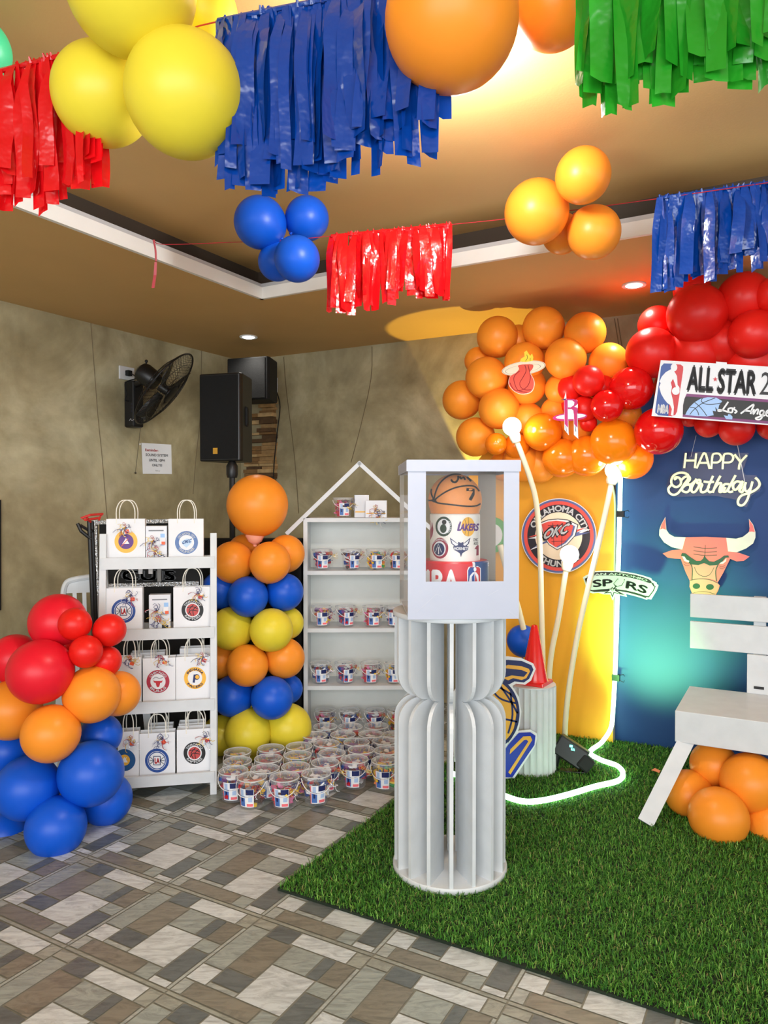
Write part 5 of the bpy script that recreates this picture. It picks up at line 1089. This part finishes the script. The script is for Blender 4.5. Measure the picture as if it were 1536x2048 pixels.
# ---------------------------------------------------------------- treat buckets
CLEAR = film('clear_plastic', (238, 242, 246), .06, .08); LIDM = film('frosted_lid', (235, 238, 240), .18, .25)
def bucket_proto(k, cols):
    rnd = random.Random(50+k); t = thing('treat_bucket', 'x', 'treat bucket', (0, 0, 0)); rb_, rt_, h = .050, .059, .122
    mk('tub', MB().lathe([(.0005, .001), (rb_-.004, 0), (rb_, .004), (rt_, h-.012), (rt_+.001, h-.004)], 32, cap=False), CLEAR, t, smooth=True, fixn=True)
    ld = mk('lid', MB().lathe([(rt_+.004, h-.014), (rt_+.005, h-.002), (rt_+.002, h+.002), (rt_-.005, h+.001), (rt_-.007, h-.003), (.0005, h-.003)], 36, cap=False), LIDM, t, smooth=True)
    mk('lid_rim', MB().tube([((rt_+.003)*math.cos(a), (rt_+.003)*math.sin(a), h+.0005) for a in [2*PI*i/36 for i in range(36)]], .0022, n=6, closed=True), mat('frosted_rim', (226, 230, 232), .3, alpha=.75), ld, smooth=True)
    hd = [((rt_+.006)*math.cos(a), (rt_+.006)*math.sin(a)*.98-.003, h-.014-.050*abs(math.sin(a))) for a in [-PI*i/16 for i in range(17)]]
    mk('handle', MB().tube(hd, .0018, n=6), mat('white_wire_handle', (232, 232, 234), .3), t, smooth=True)
    cm = MB(); mats = [mat('sweet_%d' % i, c, .3, .12, 40) for i, c in enumerate(((240, 200, 50), (196, 36, 52), (112, 46, 130), (36, 74, 150), (236, 130, 50), (226, 120, 170), (90, 60, 48), (232, 232, 236), (60, 150, 80)))]
    for i in range(46):
        z = rnd.uniform(.012, h-.022); r = rnd.uniform(.3, .84)*(rb_+(rt_-rb_)*z/h); a = rnd.uniform(0, 2*PI); M = Matrix.Rotation(rnd.uniform(0, 3), 3, (rnd.random(), rnd.random(), rnd.random()))
        cm.box((r*math.cos(a), r*math.sin(a), z), (rnd.uniform(.014, .03), rnd.uniform(.014, .026), rnd.uniform(.006, .016)), rnd.choice(cols), M)
    for i in range(9):
        a = rnd.uniform(0, 2*PI); r = rnd.uniform(0, .5)*rt_; M = Matrix.Rotation(rnd.uniform(-.4, .4), 3, (1, rnd.random(), 0)) @ Matrix.Rotation(a, 3, 'Z'); cm.box((r*math.cos(a), r*math.sin(a), h-.016), (rnd.uniform(.022, .04), .02, .005), rnd.choice(cols+[7]), M)
    mk('sweets', cm, mats, t, fixn=True)
    lb = MB(); q = lambda u, v, e=0.0: (lambda a, rr: (rr*math.sin(a), -rr*math.cos(a), .012+v*.078))(u*.62, rb_+(rt_-rb_)*(.012+v*.078)/h+.0008+e)
    def patch(u0, u1, v0, v1, mi, e=0.0, n=8):
        vs = []; 
        for i in range(n+1): u = u0+(u1-u0)*i/n; vs += [q(u, v0, e), q(u, v1, e)]
        lb.add(vs, [(2*i, 2*i+2, 2*i+3, 2*i+1) for i in range(n)], mi)
    patch(-1, 1, 0, 1, 0); patch(.0, .95, .68, .98, 1, .0004); patch(-.85, -.15, .05, .6, 2, .0004, 4); patch(-.7, -.3, .55, .95, 3, .0006, 4); patch(-.62, -.38, .3, .55, 1, .0008, 3); patch(.1, .9, .05, .2, 4, .0004); patch(-1, -.9, 0, 1, 4, .0004, 2); patch(.3, .8, .3, .62, 3, .0004, 4)
    mk('label_sticker', lb, [PAPER, NAVY, mat('label_blue', (70, 110, 180), .5), mat('label_pale_blue', (170, 195, 230), .5), mat('label_pink', (236, 110, 120), .5)], t, fixn=False)
    add_ribbon(t, (rt_-.005, -.03, h-.03), k, .9)
    return t
PROT = [bucket_proto(0, [0, 0, 4, 8, 3]), bucket_proto(1, [1, 3, 3, 7, 6]), bucket_proto(2, [2, 5, 2, 4, 0]), bucket_proto(3, [1, 1, 5, 0, 6]), bucket_proto(4, [3, 3, 2, 7, 1]), bucket_proto(5, [0, 6, 6, 1, 4])]
for o in list(bpy.data.objects):
    if o.parent is not None: KIDS.setdefault(o.parent.name, []).append(o)
used = set()
def bucket(k, c, rz, label, group, sc=1.0):
    o = PROT[k] if k not in used else copy_tree(PROT[k]); used.add(k); o.location = c; o.rotation_euler[2] = rz; o.scale = (sc,)*3; o['label'] = label; o['group'] = group; return o
ordn = ['leftmost', 'second from the left', 'third from the left', 'rightmost visible']
kk = 0
for r, (row, base, xs, nm) in enumerate(((1, 1142, (644, 702, 752, 797), 'upper'), (2, 1256.5, (643, 691, 746, 790), 'middle'), (3, 1371.5, (641, 690, 741, 789), 'lower'))):
    for i, x in enumerate(xs):
        z = HZ[row]; kk += 1; c = P(x, base-8, HY+.07); bucket([4, 1, 0, 5, 2, 4, 3, 1, 1, 4, 3, 0][kk-1], (c.x, HY+.075, z+.0005), [.15, .5, .1, -.2][i], 'clear treat bucket, %s on the %s board of the house shelf' % (ordn[i], nm), 'treat buckets on the shelf boards', .92)
for i, x in enumerate((650, 699, 749, 794)):
    c = P(x, 1460, HY+.09); bucket([3, 1, 4, 5][i], (c.x, HY+.09, HZ[4]+.0005), .1*i, 'clear treat bucket, %s on the lowest board behind the floor buckets' % ordn[i], 'treat buckets on the shelf boards', .92)
c = P(686, 1030, HY+.1); bucket(3, (c.x, HY+.1, HZ[0]+.0005), .2, 'clear treat bucket with red sweets on top of the house shelf', 'treat buckets on the shelf boards', .90)
rows = [((915, 640), (1100, 640), (1290, 635)), ((840, 705), (1045, 700), (1250, 695), (1430, 700)), ((725, 785), (925, 765), (1145, 755), (1355, 745)), ((275, 825), (520, 800)), ((275, 895), (500, 875), (715, 850), (965, 835), (1180, 810), (1370, 815)),
        ((245, 965), (475, 950), (700, 935), (915, 905), (1130, 880), (1355, 890)), ((380, 1010), (618, 1010), (850, 985))]
vn = [['farthest back by the shelf on the left', 'farthest back by the shelf in the middle', 'farthest back by the shelf on the right'],
      ['on the floor, second row back, beside the yellow balloon', 'on the floor, second row back, with yellow sweets on top', 'on the floor, second row back, third along', 'on the floor, second row back, nearest the pedestal'],
      ['on the floor, third row back, in front of the yellow balloon', 'on the floor, third row back, second along', 'on the floor, third row back, third along', 'on the floor, third row back, nearest the pedestal'],
      ['leftmost at the foot of the yellow balloons, back one', 'at the foot of the yellow balloons, right of the leftmost'],
      ['second from the back along the ladder shelf foot', 'with a red pack on top in the fourth row', 'on the floor, fourth row, third along', 'on the floor, fourth row, fourth along', 'on the floor, fourth row, fifth along', 'on the floor, fourth row, nearest the pedestal'],
      ['beside the ladder shelf foot at the front left', 'just behind the frontmost bucket', 'with purple sweets behind the second front bucket', 'in front centre behind the third front bucket', 'front right with blue sweets standing on the tile edge', 'front right nearest the pedestal with yellow sweets'],
      ['frontmost, closest to the camera', 'in the front line, second from the left', 'in the front line, third from the left with a loose tag']]
kc = [[1, 4, 3], [4, 0, 1, 4], [0, 5, 2, 1], [0, 4], [0, 3, 0, 4, 2, 5], [4, 1, 2, 4, 4, 0], [5, 3, 1]]
for i, rw in enumerate(rows):
    for j, (x, y) in enumerate(rw):
        c = F(400+x/3.657, 1280+y/3.657, .122); bucket(kc[i][j], (c.x, c.y, 0.0005), random.uniform(-.4, .4), 'clear treat bucket, '+vn[i][j], 'treat buckets on the floor', 1.04)
# boxes on top of the house shelf
def top_box(px0, px1, py, label, k, dy, rz):
    a, b = P(px0, 1036, HY+dy), P(px1, 1036, HY+dy); h = P(px0, py, HY+dy).z-HZ[0]; c = (a+b)/2
    t = thing('gift_box', label, 'gift box', (c.x, HY+dy+.03, HZ[0]+.0005), rz); w_ = b.x-a.x
    mk('carton', MB().box((0, 0, h/2), (w_, .06, h)), mat('pale_grey_carton', (222, 224, 230)), t, bevel=.002)
    pr_ = MB(); pr_.box((0, -.0306, h*.25), (w_*.9, .001, h*.05), 0); pr_.box((w_*.35, -.0306, h*.3), (w_*.14, .001, h*.2), 1)
    mk('print', pr_, [GOLD, GREYP], t)
    if k is not None: add_ribbon(t, (0, -.036, h*.5), k, 1.1); add_ribbon(t, (.02, -.036, h*.1), k+2, 1.2)
top_box(708, 737, 990, 'white gift box behind the ribboned box on top of the house shelf', None, .09, .1)
top_box(731, 774, 1001, 'low gift box with trailing curled ribbons on top of the house shelf', 1, .03, -.05)

# ================================================================= wall fan
def fan():
    wl = Plane(R(0, 0, 0), AX); bc = wl.hit(258, 812)[0]; Y = bc.y
    t = thing('wall_fan', 'black oscillating wall fan with wire cage on the left wall', 'fan', bc, YAW)
    mp = lambda px, py, dy=0.0: P(px, py, Y+dy)
    # bracket on wall: box standing off the wall (AX direction)
    top, bot = wl.hit(258, 764)[0], wl.hit(258, 856)[0]
    Mr = Matrix.Rotation(YAW, 3, 'Z'); c = (top+bot)/2+AX*.045
    mk('control_box', MB().box(c, (.09, .085, top.z-bot.z), M=Mr), BLACK, t, relative=True, bevel=.012)
    ar = Art(Plane(c-BX*.0435, -BX), 7.87, 230, 700, .0006); ar.line([(225, 1115), (250, 1080), (262, 1110), (300, 1095)], 6, 0, 1, 4)
    for yy in (850, 905, 960): ar.disc(262, yy, 14, 14, 1, 1)
    ar.done('buttons', [mat('silver_mark', (190, 190, 195), .3), mat('dark_button', (38, 36, 52), .4)], t)
    hc = mp(329, 778, -.20); v = (mp(380, 700, -.20)-mp(274, 838, -.20)).normalized()  # along the cage rim
    nrm = Vector((.74, .02, -.66)).normalized(); nrm = (nrm-v*nrm.dot(v)).normalized(); Rr = m(86, hc.y)
    zq = nrm.to_track_quat('Z', 'Y').to_matrix()
    cg = MB(); n = 56
    for sgn, dp in ((1, .055), (-1, .075)):
        for i in range(n):
            a = 2*PI*i/n; pts = []
            for j in range(7):
                u = .22+.78*j/6; rr = Rr*u; zz = sgn*dp*(1-u**2.6)
                pts.append(zq @ Vector((rr*math.cos(a+.25*u*sgn), rr*math.sin(a+.25*u*sgn), zz))+hc)
            cg.tube(pts, .0011, n=4)
    for rr, zz, q in ((Rr, 0, .0055), (Rr*.75, .03, .0014), (Rr*.5, .046, .0014), (Rr*.75, -.04, .0014), (Rr*.5, -.062, .0014)):
        cg.tube([zq @ Vector((rr*math.cos(2*PI*i/48), rr*math.sin(2*PI*i/48), zz))+hc for i in range(48)], q, n=6, closed=True)
    cgo = mk('cage', cg, BLACK, t, relative=True, smooth=True, fixn=False)
    mk('cage_badge', MB().lathe([(.0005, .06), (Rr*.2, .058), (Rr*.23, .052), (Rr*.23, .046)], 28, hc, M=zq), BLACK, cgo, relative=True, smooth=True)
    for b in range(3):
        vs = []; a0 = 2*PI*b/3+.5
        for j in range(7):
            u = .15+.75*j/6; wdt = .5*math.sin(min(1, u*1.2)*PI*.8)+.12
            for e in (-1, 1): a = a0+e*wdt*.75; vs.append(zq @ Vector((Rr*u*math.cos(a), Rr*u*math.sin(a), .018*e))+hc)
        bo = mk('blade', MB().add(vs, [(2*j, 2*j+1, 2*j+3, 2*j+2) for j in range(6)]), mat('smoky_fan_blade', (52, 52, 50), .25), t, relative=True, fixn=False, smooth=True); s_ = bo.modifiers.new('thick', 'SOLIDIFY'); s_.thickness = .003
    mk('hub', MB().lathe([(.0005, .035), (.028, .03), (.032, -.03), (.0005, -.03)], 24, hc, M=zq), BLACK, t, relative=True, smooth=True)
    mk('motor_housing', MB().lathe([(.05, -.06), (.062, -.09), (.064, -.16), (.055, -.185), (.03, -.20), (.0005, -.205)], 28, hc, M=zq), BLACK, t, relative=True, smooth=True)
    mt_ = hc-nrm*.14
    mk('oscillation_knob', MB().ball(mt_+Vector((0, 0, .085)), .010).tube([mt_+Vector((0, 0, .04)), mt_+Vector((0, 0, .08))], .005), BLACK, t, relative=True, smooth=True)
    mk('neck', MB().tube([c+Vector((0, 0, .08)), c+Vector((0, 0, .12)), mt_+Vector((0, 0, -.03)), mt_], .020, n=12, smooth=4), BLACK, t, relative=True, smooth=True)
    p0 = wl.hit(270, 857)[0]+AX*.05
    mk('pull_cord', MB().tube([p0, P(271, 945, p0.y)], .0016, n=5).ball(P(271, 946, p0.y), .007, seg=10, rings=8), mat('cord_brown', (60, 54, 44), .6), t, relative=True)
    so = wl.hit(252, 747)[0]; s = thing('wall_socket', 'white wall socket behind the fan motor on the left wall', 'socket', so, YAW)
    mk('plate', MB().box(so+AX*.006, (.012, .12, .085), M=Mr), WHITE, s, relative=True, bevel=.003); mk('plug', MB().box(so+AX*.025, (.03, .035, .035), M=Mr), BLACKM, s, relative=True, bevel=.004)
    cd = MB().tube([so+AX*.04, so+AX*.06+BX*.03+Vector((0, 0, -.03)), so+AX*.05-BX*.05+Vector((0, 0, -.07)), c+Vector((0, 0, .06))-BX*.06, c-BX*.07+Vector((0, 0, .02)), c-BX*.02+Vector((0, 0, .02))], .0035, n=6, smooth=6)
    mk('power_cord', cd, BLACKM, t, relative=True, smooth=True)
fan()
def notice():
    wl = Plane(R(.002, 0, 0), AX); c = wl.hit(312, 917)[0]
    a = Art(wl, 7.876, 230, 700, .0008); t = thing('notice', 'white paper reminder notice taped to the left wall', 'notice', c, YAW)
    a.poly([(415, 1462), (885, 1490), (895, 1955), (438, 1950)], 0, 1)
    a.text('Reminder:', (470, 1592), (680, 1602), (470, 1550), 1, 2, .03); a.text('SOUND SYSTEM', (480, 1668), (832, 1682), (480, 1628), 2, 2, .05)
    a.text('UNTIL 10PM', (532, 1752), (785, 1762), (532, 1712), 2, 2, .05); a.text('ONLY!!!', (582, 1830), (742, 1838), (582, 1792), 2, 2, .05); a.text('Thank you', (630, 1908), (708, 1912), (630, 1890), 2, 2, .0)
    a.poly([(385, 1470), (405, 1468), (403, 1495), (385, 1497)], 0, 1)
    a.done('printed_sheet', [PAPER, REDI, GREYP], t)
notice()

# ================================================================= speakers and corner pieces
def speaker(label, px0, px1, pyt, pyb, Y, rz, dep, badge=True, stand=True, cham=True):
    a, b = P(px0, pyb, Y), P(px1, pyb, Y); h = P(px0, pyt, Y).z-a.z; w_ = (b.x-a.x)/math.cos(rz); c = (a+b)/2
    t = thing('loudspeaker', label, 'loudspeaker', (c.x, c.y+.12, a.z), rz); hw = w_/2; y0 = -.12
    pts = [(-hw, y0), (hw, y0), (hw+.008, y0+.03), (hw*.75, y0+dep), (-hw*.75, y0+dep), (-hw-.008, y0+.03)]
    mk('cabinet', MB().prism(pts, 0, h), BLACK if badge else BLACKM, t, bevel=.008)
    gr = mk('grille', MB().box((0, y0-.004, h/2), (w_*.94, .010, h*.95)), mat('speaker_grille', (10, 11, 12), .9, .3, 200, bump=.5, bscale=600), t, bevel=.006)
    if badge:
        mk('badge', MB().box((-w_*.08, y0-.011, h*.115), (.030, .003, .036)), mat('gold_badge', (214, 160, 60), .3, metal=.6), gr)
        mk('side_handle', MB().box((hw*.92, y0+dep*.45, h*.52), (.03, .05, .12), M=Matrix.Rotation(.3, 3, 'Z')), BLACKM, t, bevel=.01)
    return t, c, h
sp, scn, sh_ = speaker('large black loudspeaker with a gold badge on a stand in the corner', 407, 492, 746, 922, 4.45, -.28, .24)
def sstand():
    t = thing('speaker_stand', 'black tripod pole under the large loudspeaker behind the column', 'stand', (scn.x+.04, scn.y+.02, 0)); z = scn.z
    mk('pole', MB().tube([(0, 0, .1), (0, 0, z-.001)], .018), BLACK, t, smooth=True); mk('collar', MB().lathe([(.03, z-.10), (.035, z-.08), (.035, z-.03), (.02, z-.001)], 20), BLACK, t, smooth=True)
    for k in range(3): a = k*2*PI/3; mk('leg', MB().tube([(0, 0, .75), (.35*math.cos(a), .35*math.sin(a), .012)], .012), BLACK, t)
sstand()
speaker('smaller black loudspeaker mounted high behind the large one', 463, 548, 714, 800, 5.02, -.35, .22, badge=False)
def wood():
    c = WB_.hit(540, 870)[0]; t = thing('wood_strip_panel', 'rough panel of stacked wood strips on the back wall beside the loudspeaker', 'wall panel', (c.x, c.y, 0), YAW)
    rnd = random.Random(9); ms = [mat('wood_strip_%d' % i, col, .6, .2, 20, bump=.3) for i, col in enumerate(((176, 140, 92), (140, 104, 62), (196, 164, 116), (96, 70, 44)))]
    mb = MB(); z0 = WB_.hit(530, 965)[0].z; z1 = WB_.hit(530, 790)[0].z; z = z0
    while z < z1:
        hh = rnd.uniform(.018, .034); k = rnd.choice([0, 0, 1, 2, 3]); d = rnd.uniform(.02, .07)
        mb.box((.0+rnd.uniform(-.01, .01), -d/2, z+hh/2), (.13, d, hh-.002), k); 
        if z < z0+.25 or rnd.random() < .5: mb.box((-.14, -d/2, z+hh/2), (.14, d*.8, hh-.002), rnd.choice([1, 2, 3]))
        z += hh
    mk('wood_strips', mb, ms, t)
    s = WB_.hit(548, 771)[0]; so = thing('wall_socket', 'white socket box with a plugged cable above the wood strips', 'socket', s, YAW)
    mk('box', MB().box((0, -.03, 0), (.075, .06, .11)), WHITE, so, bevel=.004); mk('plug', MB().box((.015, -.07, -.02), (.03, .025, .025)), BLACKM, so, bevel=.003)
    b = lambda px, py: WB_.hit(px, py)[0]-BX*.05
    mk('cable', MB().tube([b(553, 778), b(561, 785), b(568, 815), b(562, 870), b(557, 920), b(554, 960), b(545, 1000)], .004, n=6, smooth=5), BLACKM, so, relative=True, smooth=True)
wood()
def booth():
    Y = 4.14; a, b = P(398, 1078, Y), P(604, 1078, Y); t = thing('draped_table', 'tall black cloth-covered table behind the balloon column', 'table', ((a.x+b.x)/2, Y+.07, 0))
    w_ = b.x-a.x+.20; mk('black_cloth', MB().box((-.10, 0, a.z/2), (w_, .14, a.z), taper=(.99, .97)), mat('black_cloth', (12, 12, 14), .9, .2, bump=.3, bscale=8), t, bevel=.01)
booth()
def board():
    Y = 3.80; p = lambda x, y, d=0.0: P(x, y, Y+d); t = thing('lettered_board', 'black display board with silver tinsel border behind the ladder shelf', 'display board', (p(290, 1040).x, Y, 0))
    mk('panel', MB().box((p(300, 1100).x, Y+.02, (p(300, 1046).z+.15)/2+.0), (p(398, 1).x-p(192, 1).x, .03, p(300, 1046).z-.15)), BLACKM, t, relative=True)
    sil = mat('silver_tinsel', (200, 202, 206), .25, .5, 90, metal=.7, bump=1.0, bscale=90)
    mk('tinsel_border', MB().bar(p(190, 1042), p(195, 1190), .022, .02), sil, t, relative=True); mk('tinsel_border', MB().bar(p(186, 1045), p(398, 1041), .02, .02), sil, t, relative=True); mk('tinsel_border', MB().bar(p(195, 1172), p(398, 1166), .02, .02), sil, t, relative=True)
    mk('post', MB().bar(p(195, 1190), Vector((p(195, 1).x, Y, 0)), .03, .03), mat('grey_metal', (120, 112, 108), .4, metal=.4), t, relative=True)
    a = Art(Plane(p(300, 1100, 0), (0, -1, 0)), 4.8, 130, 980, .001)
    a.text('CUIS', (540, 865), (1060, 865), (540, 770), 0, 1, .10); a.line([(905, 760), (905, 880)], 36, 1, 1.5)
    for x in (725, 822): a.poly([(x-20, 760), (x+20, 760), (x+20, 805), (x-20, 805)], 2, 1.5)
    a.done('raised_letters', [mat('dark_grey_letter', (66, 68, 72), .4), mat('grey_strip', (150, 150, 148), .4), PAPER], t)
board()
def trolley():
    Y = 3.62; p = lambda x, y, d=0.0: P(x, y, Y+d); t = thing('hand_trolley', 'black folding hand trolley with a red grip beside the tinsel board', 'trolley', (p(180, 1).x, Y, 0))
    for x, d in ((178, 0), (184, .05)): mk('upright', MB().tube([p(x, 1042, d), p(x+8, 1240, d), Vector((p(x+10, 1).x, Y+d, .03))], .010, n=8), BLACK, t, relative=True, smooth=True)
    mk('brace', MB().tube([p(155, 1047, -.02), p(162, 1062, -.02), p(182, 1078)], .009).tube([p(160, 1050, -.02), p(176, 1060), p(186, 1062)], .007), BLACK, t, relative=True)
    mk('red_grip', MB().tube([p(163, 1036, -.05), p(180, 1030, -.05), p(205, 1028, .02), p(198, 1036, .02), p(170, 1040, -.04)], .006, n=8, closed=True).tube([p(174, 1036, -.04), p(181, 1044)], .006).tube([p(200, 1034, .02), p(198, 1040)], .005), mat('red_grip', (214, 56, 50), .4), t, relative=True)
    mk('wheel', MB().lathe([(.0005, -.012), (.05, -.012), (.05, .012), (.0005, .012)], 24, (p(188, 1).x, Y, .05), M=Matrix.Rotation(PI/2, 3, 'Y')), BLACKM, t, relative=True)
trolley()
def chair():
    Y = 3.74; a = P(128, 1176, Y); b = P(185, 1165, Y+.12); c = P(163, 1160, Y+.06); t = thing('plastic_chair', 'white plastic chair with slatted back behind the left balloon pile', 'chair', (c.x+.04, Y+.25, 0), .35)
    w_, h, sh = .40, a.z+.02, .43; M = mat('white_chair_plastic', (222, 228, 232), .35, .02)
    tp = MB(); pts = [(-w_/2, 0, h-.10), (-w_/2+.01, 0, h-.03), (-w_/2+.05, 0, h), (0, 0, h+.015), (w_/2-.05, 0, h), (w_/2-.01, 0, h-.03), (w_/2, 0, h-.10)]
    tp.tube(pts, .016, n=8, smooth=4); tp.box((0, 0, h-.035), (w_-.03, .012, .07)); mk('back_rim', tp, M, t, smooth=True)
    for s in (-1, 1): mk('back_post', MB().bar((s*w_/2, 0, h-.09), (s*w_/2*.95, -.04, sh-.02), .03, .02), M, t)
    for i in range(7): x = (i-3)*.048; mk('back_slat', MB().bar((x, 0, h-.06), (x*.9, -.035, sh), .02, .008), M, t)
    mk('seat', MB().box((0, -.22, sh), (w_+.02, .40, .025)), M, t, bevel=.01)
    for s in (-1, 1):
        for y in (-.40, -.03): mk('leg', MB().bar((s*w_/2*.95, y, sh-.01), (s*(w_/2+.03), y+(.03 if y > -.1 else -.03), 0.001), .035, .03), M, t)
chair()
def edgepanel():
    wl = Plane(R(.012, 0, 0), AX); c = wl.hit(-12, 1110)[0]
    a = Art(wl, 1, 0, 0, .002); t = thing('wall_screen', 'black edge of a wall mounted panel cut by the left frame edge', 'wall panel', c, YAW)
    a.poly([(2, 1000), (2, 1220), (-60, 1240), (-60, 985)], 0, 1, side=-5); a.done('frame', BLACKM, t)
edgepanel()
for i in range(2): pass
bpy.context.view_layer.update()
